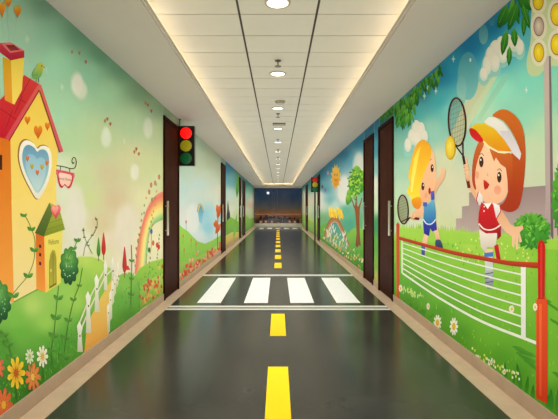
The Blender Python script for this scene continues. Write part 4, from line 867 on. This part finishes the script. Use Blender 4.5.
# ------------------------------------------------------------------ far window and the night city
wn = empty('window_1', (0, END, 0)); struct(wn, 'wide night window closing the end of the corridor', 'window')
z0, z1 = .235, 2.47; W = HW
m = MB().box(-W, W, .03, .09, z0, z0+.03).box(-W, W, .03, .09, z1-.03, z1).box(-W, -W+.03, .03, .09, z0, z1).box(W-.03, W, .03, .09, z0, z1)
m.build('window_frame', M['alu'], wn)
MB().box(-.055, -.025, .03, .08, z0, z1).build('mullion', M['alu'], wn)
M['rail'] = mat('transom_paint', (150, 112, 88), .5)
MB().box(-W+.03, W-.03, .0, .05, .80, .835).build('transom', M['rail'], wn)
gm = bpy.data.materials.new('window_glass'); gm.use_nodes = True; nt = gm.node_tree; nt.nodes.clear()
ou = nt.nodes.new('ShaderNodeOutputMaterial'); mx = nt.nodes.new('ShaderNodeMixShader'); tr = nt.nodes.new('ShaderNodeBsdfTransparent'); gl = nt.nodes.new('ShaderNodeBsdfGlossy')
tr.inputs[0].default_value = (.86, .88, .9, 1); gl.inputs['Roughness'].default_value = .08; mx.inputs[0].default_value = .03
nt.links.new(tr.outputs[0], mx.inputs[1]); nt.links.new(gl.outputs[0], mx.inputs[2]); nt.links.new(mx.outputs[0], ou.inputs[0])
MB().box(-W+.03, W-.03, .058, .064, z0+.03, z1-.03).build('pane', gm, wn)
struct(MB().box(-W, W, END-.05, END+.02, .2351, .255, .004).build('trim_6', M['sill']))

def citymat():
    m = bpy.data.materials.new('lit_office_facade'); m.use_nodes = True; nt = m.node_tree; b = nt.nodes['Principled BSDF']
    tc = nt.nodes.new('ShaderNodeTexCoord'); mp = nt.nodes.new('ShaderNodeMapping'); mp.inputs['Scale'].default_value = (1.1, 1.1, 1.0)
    v = nt.nodes.new('ShaderNodeTexVoronoi'); v.inputs['Scale'].default_value = 1.0; v.inputs['Randomness'].default_value = 0
    wn_ = nt.nodes.new('ShaderNodeTexWhiteNoise'); r = nt.nodes.new('ShaderNodeValToRGB')
    r.color_ramp.interpolation = 'CONSTANT'; e = r.color_ramp.elements; e[0].color = (.004, .004, .008, 1); e[1].position = .6; e[1].color = (.3, .07, .05, 1)
    x = e.new(.86); x.color = (.5, .24, .1, 1)
    nt.links.new(tc.outputs['Object'], mp.inputs[0]); nt.links.new(mp.outputs[0], v.inputs['Vector']); nt.links.new(v.outputs['Position'], wn_.inputs['Vector'])
    nt.links.new(wn_.outputs['Value'], r.inputs[0]); nt.links.new(r.outputs[0], b.inputs['Emission Color']); b.inputs['Emission Strength'].default_value = .75
    b.inputs['Base Color'].default_value = (.02, .02, .03, 1)
    return m
M['city'] = citymat()
M['ground'] = mat('night_ground', (26, 22, 24), .9, noise=.3, nscale=.05)
struct(MB().box(-400, 400, 60, 900, -61, -60).build('ground', M['ground']))
rs = random.Random(3)
x = -19.0; i = 0
while x < 19:
    w = rs.uniform(1.2, 3.0); D = rs.uniform(150, 200); top = CH-D*rs.uniform(.0165, .028)
    o = empty('tower_block', (x+w/2, D, -60)); tag(o, 'dark distant tower block with scattered lit windows beyond the end window', 'building', 'night skyline beyond the end window')
    hh = top+60
    MB().box(-w/2, w/2, 0, 8, 0, hh).build('facade', M['city'], o)
    MB().box(-w*.2, w*.2, 2, 5, hh, hh+rs.uniform(.3, 1.0)).build('roof_box', M['ground'], o)
    x += w+rs.uniform(-.2, .5); i += 1
M['moon'] = mat('moon_surface', (240, 240, 235), .9, emit=(235, 238, 245), estr=1.1)
bm = bmesh.new(); bmesh.ops.create_icosphere(bm, subdivisions=3, radius=1.25)
me = bpy.data.meshes.new('moon'); bm.to_mesh(me); bm.free(); me.materials.append(M['moon'])
mo = bpy.data.objects.new('moon', me); col.objects.link(mo); mo.location = (-10*400/F, 400, CH+15*400/F); mo.name='moon_outside'; tag(mo, 'small bright full moon in the dark blue sky beyond the window', 'moon')

wd = bpy.data.worlds.new('night_sky'); bpy.context.scene.world = wd; wd.use_nodes = True; nt = wd.node_tree; bg = nt.nodes['Background']
tc = nt.nodes.new('ShaderNodeTexCoord'); sp = nt.nodes.new('ShaderNodeSeparateXYZ'); r = nt.nodes.new('ShaderNodeValToRGB'); mr = nt.nodes.new('ShaderNodeMapRange')
mr.inputs['From Min'].default_value = -.03; mr.inputs['From Max'].default_value = .05
e = r.color_ramp.elements; e[0].position = 0; e[0].color = (*lin((40, 24, 22)), 1); e[1].position = 1; e[1].color = (*lin((22, 38, 64)), 1)
for p, c in ((.2, (112, 66, 34)), (.33, (74, 56, 42)), (.46, (48, 52, 54)), (.62, (34, 46, 58)), (.85, (24, 40, 62))):
    q = e.new(p); q.color = (*lin(c), 1)
nt.links.new(tc.outputs['Generated'], sp.inputs[0]); nt.links.new(sp.outputs['Z'], mr.inputs['Value']); nt.links.new(mr.outputs[0], r.inputs[0]); nt.links.new(r.outputs[0], bg.inputs[0])
bg.inputs[1].default_value = 1.0

# ------------------------------------------------------------------ camera and view
cd = bpy.data.cameras.new('camera'); cam = bpy.data.objects.new('camera', cd); col.objects.link(cam)
cam.location = (0, 0, CH); cam.rotation_euler = (math.pi/2, 0, 0)
cd.sensor_width = 36; cd.lens = F/558*36; cd.clip_start = .05; cd.clip_end = 2000
cd.shift_x = (279-VX)/558; cd.shift_y = (VY-209.5)/558
sc = bpy.context.scene; sc.camera = cam
sc.view_settings.view_transform = 'Standard'; sc.view_settings.look = 'None'; sc.view_settings.exposure = .50
sc.cycles.max_bounces = 10; sc.cycles.diffuse_bounces = 6; sc.cycles.use_denoising = True
sc.cycles.sample_clamp_indirect = 5
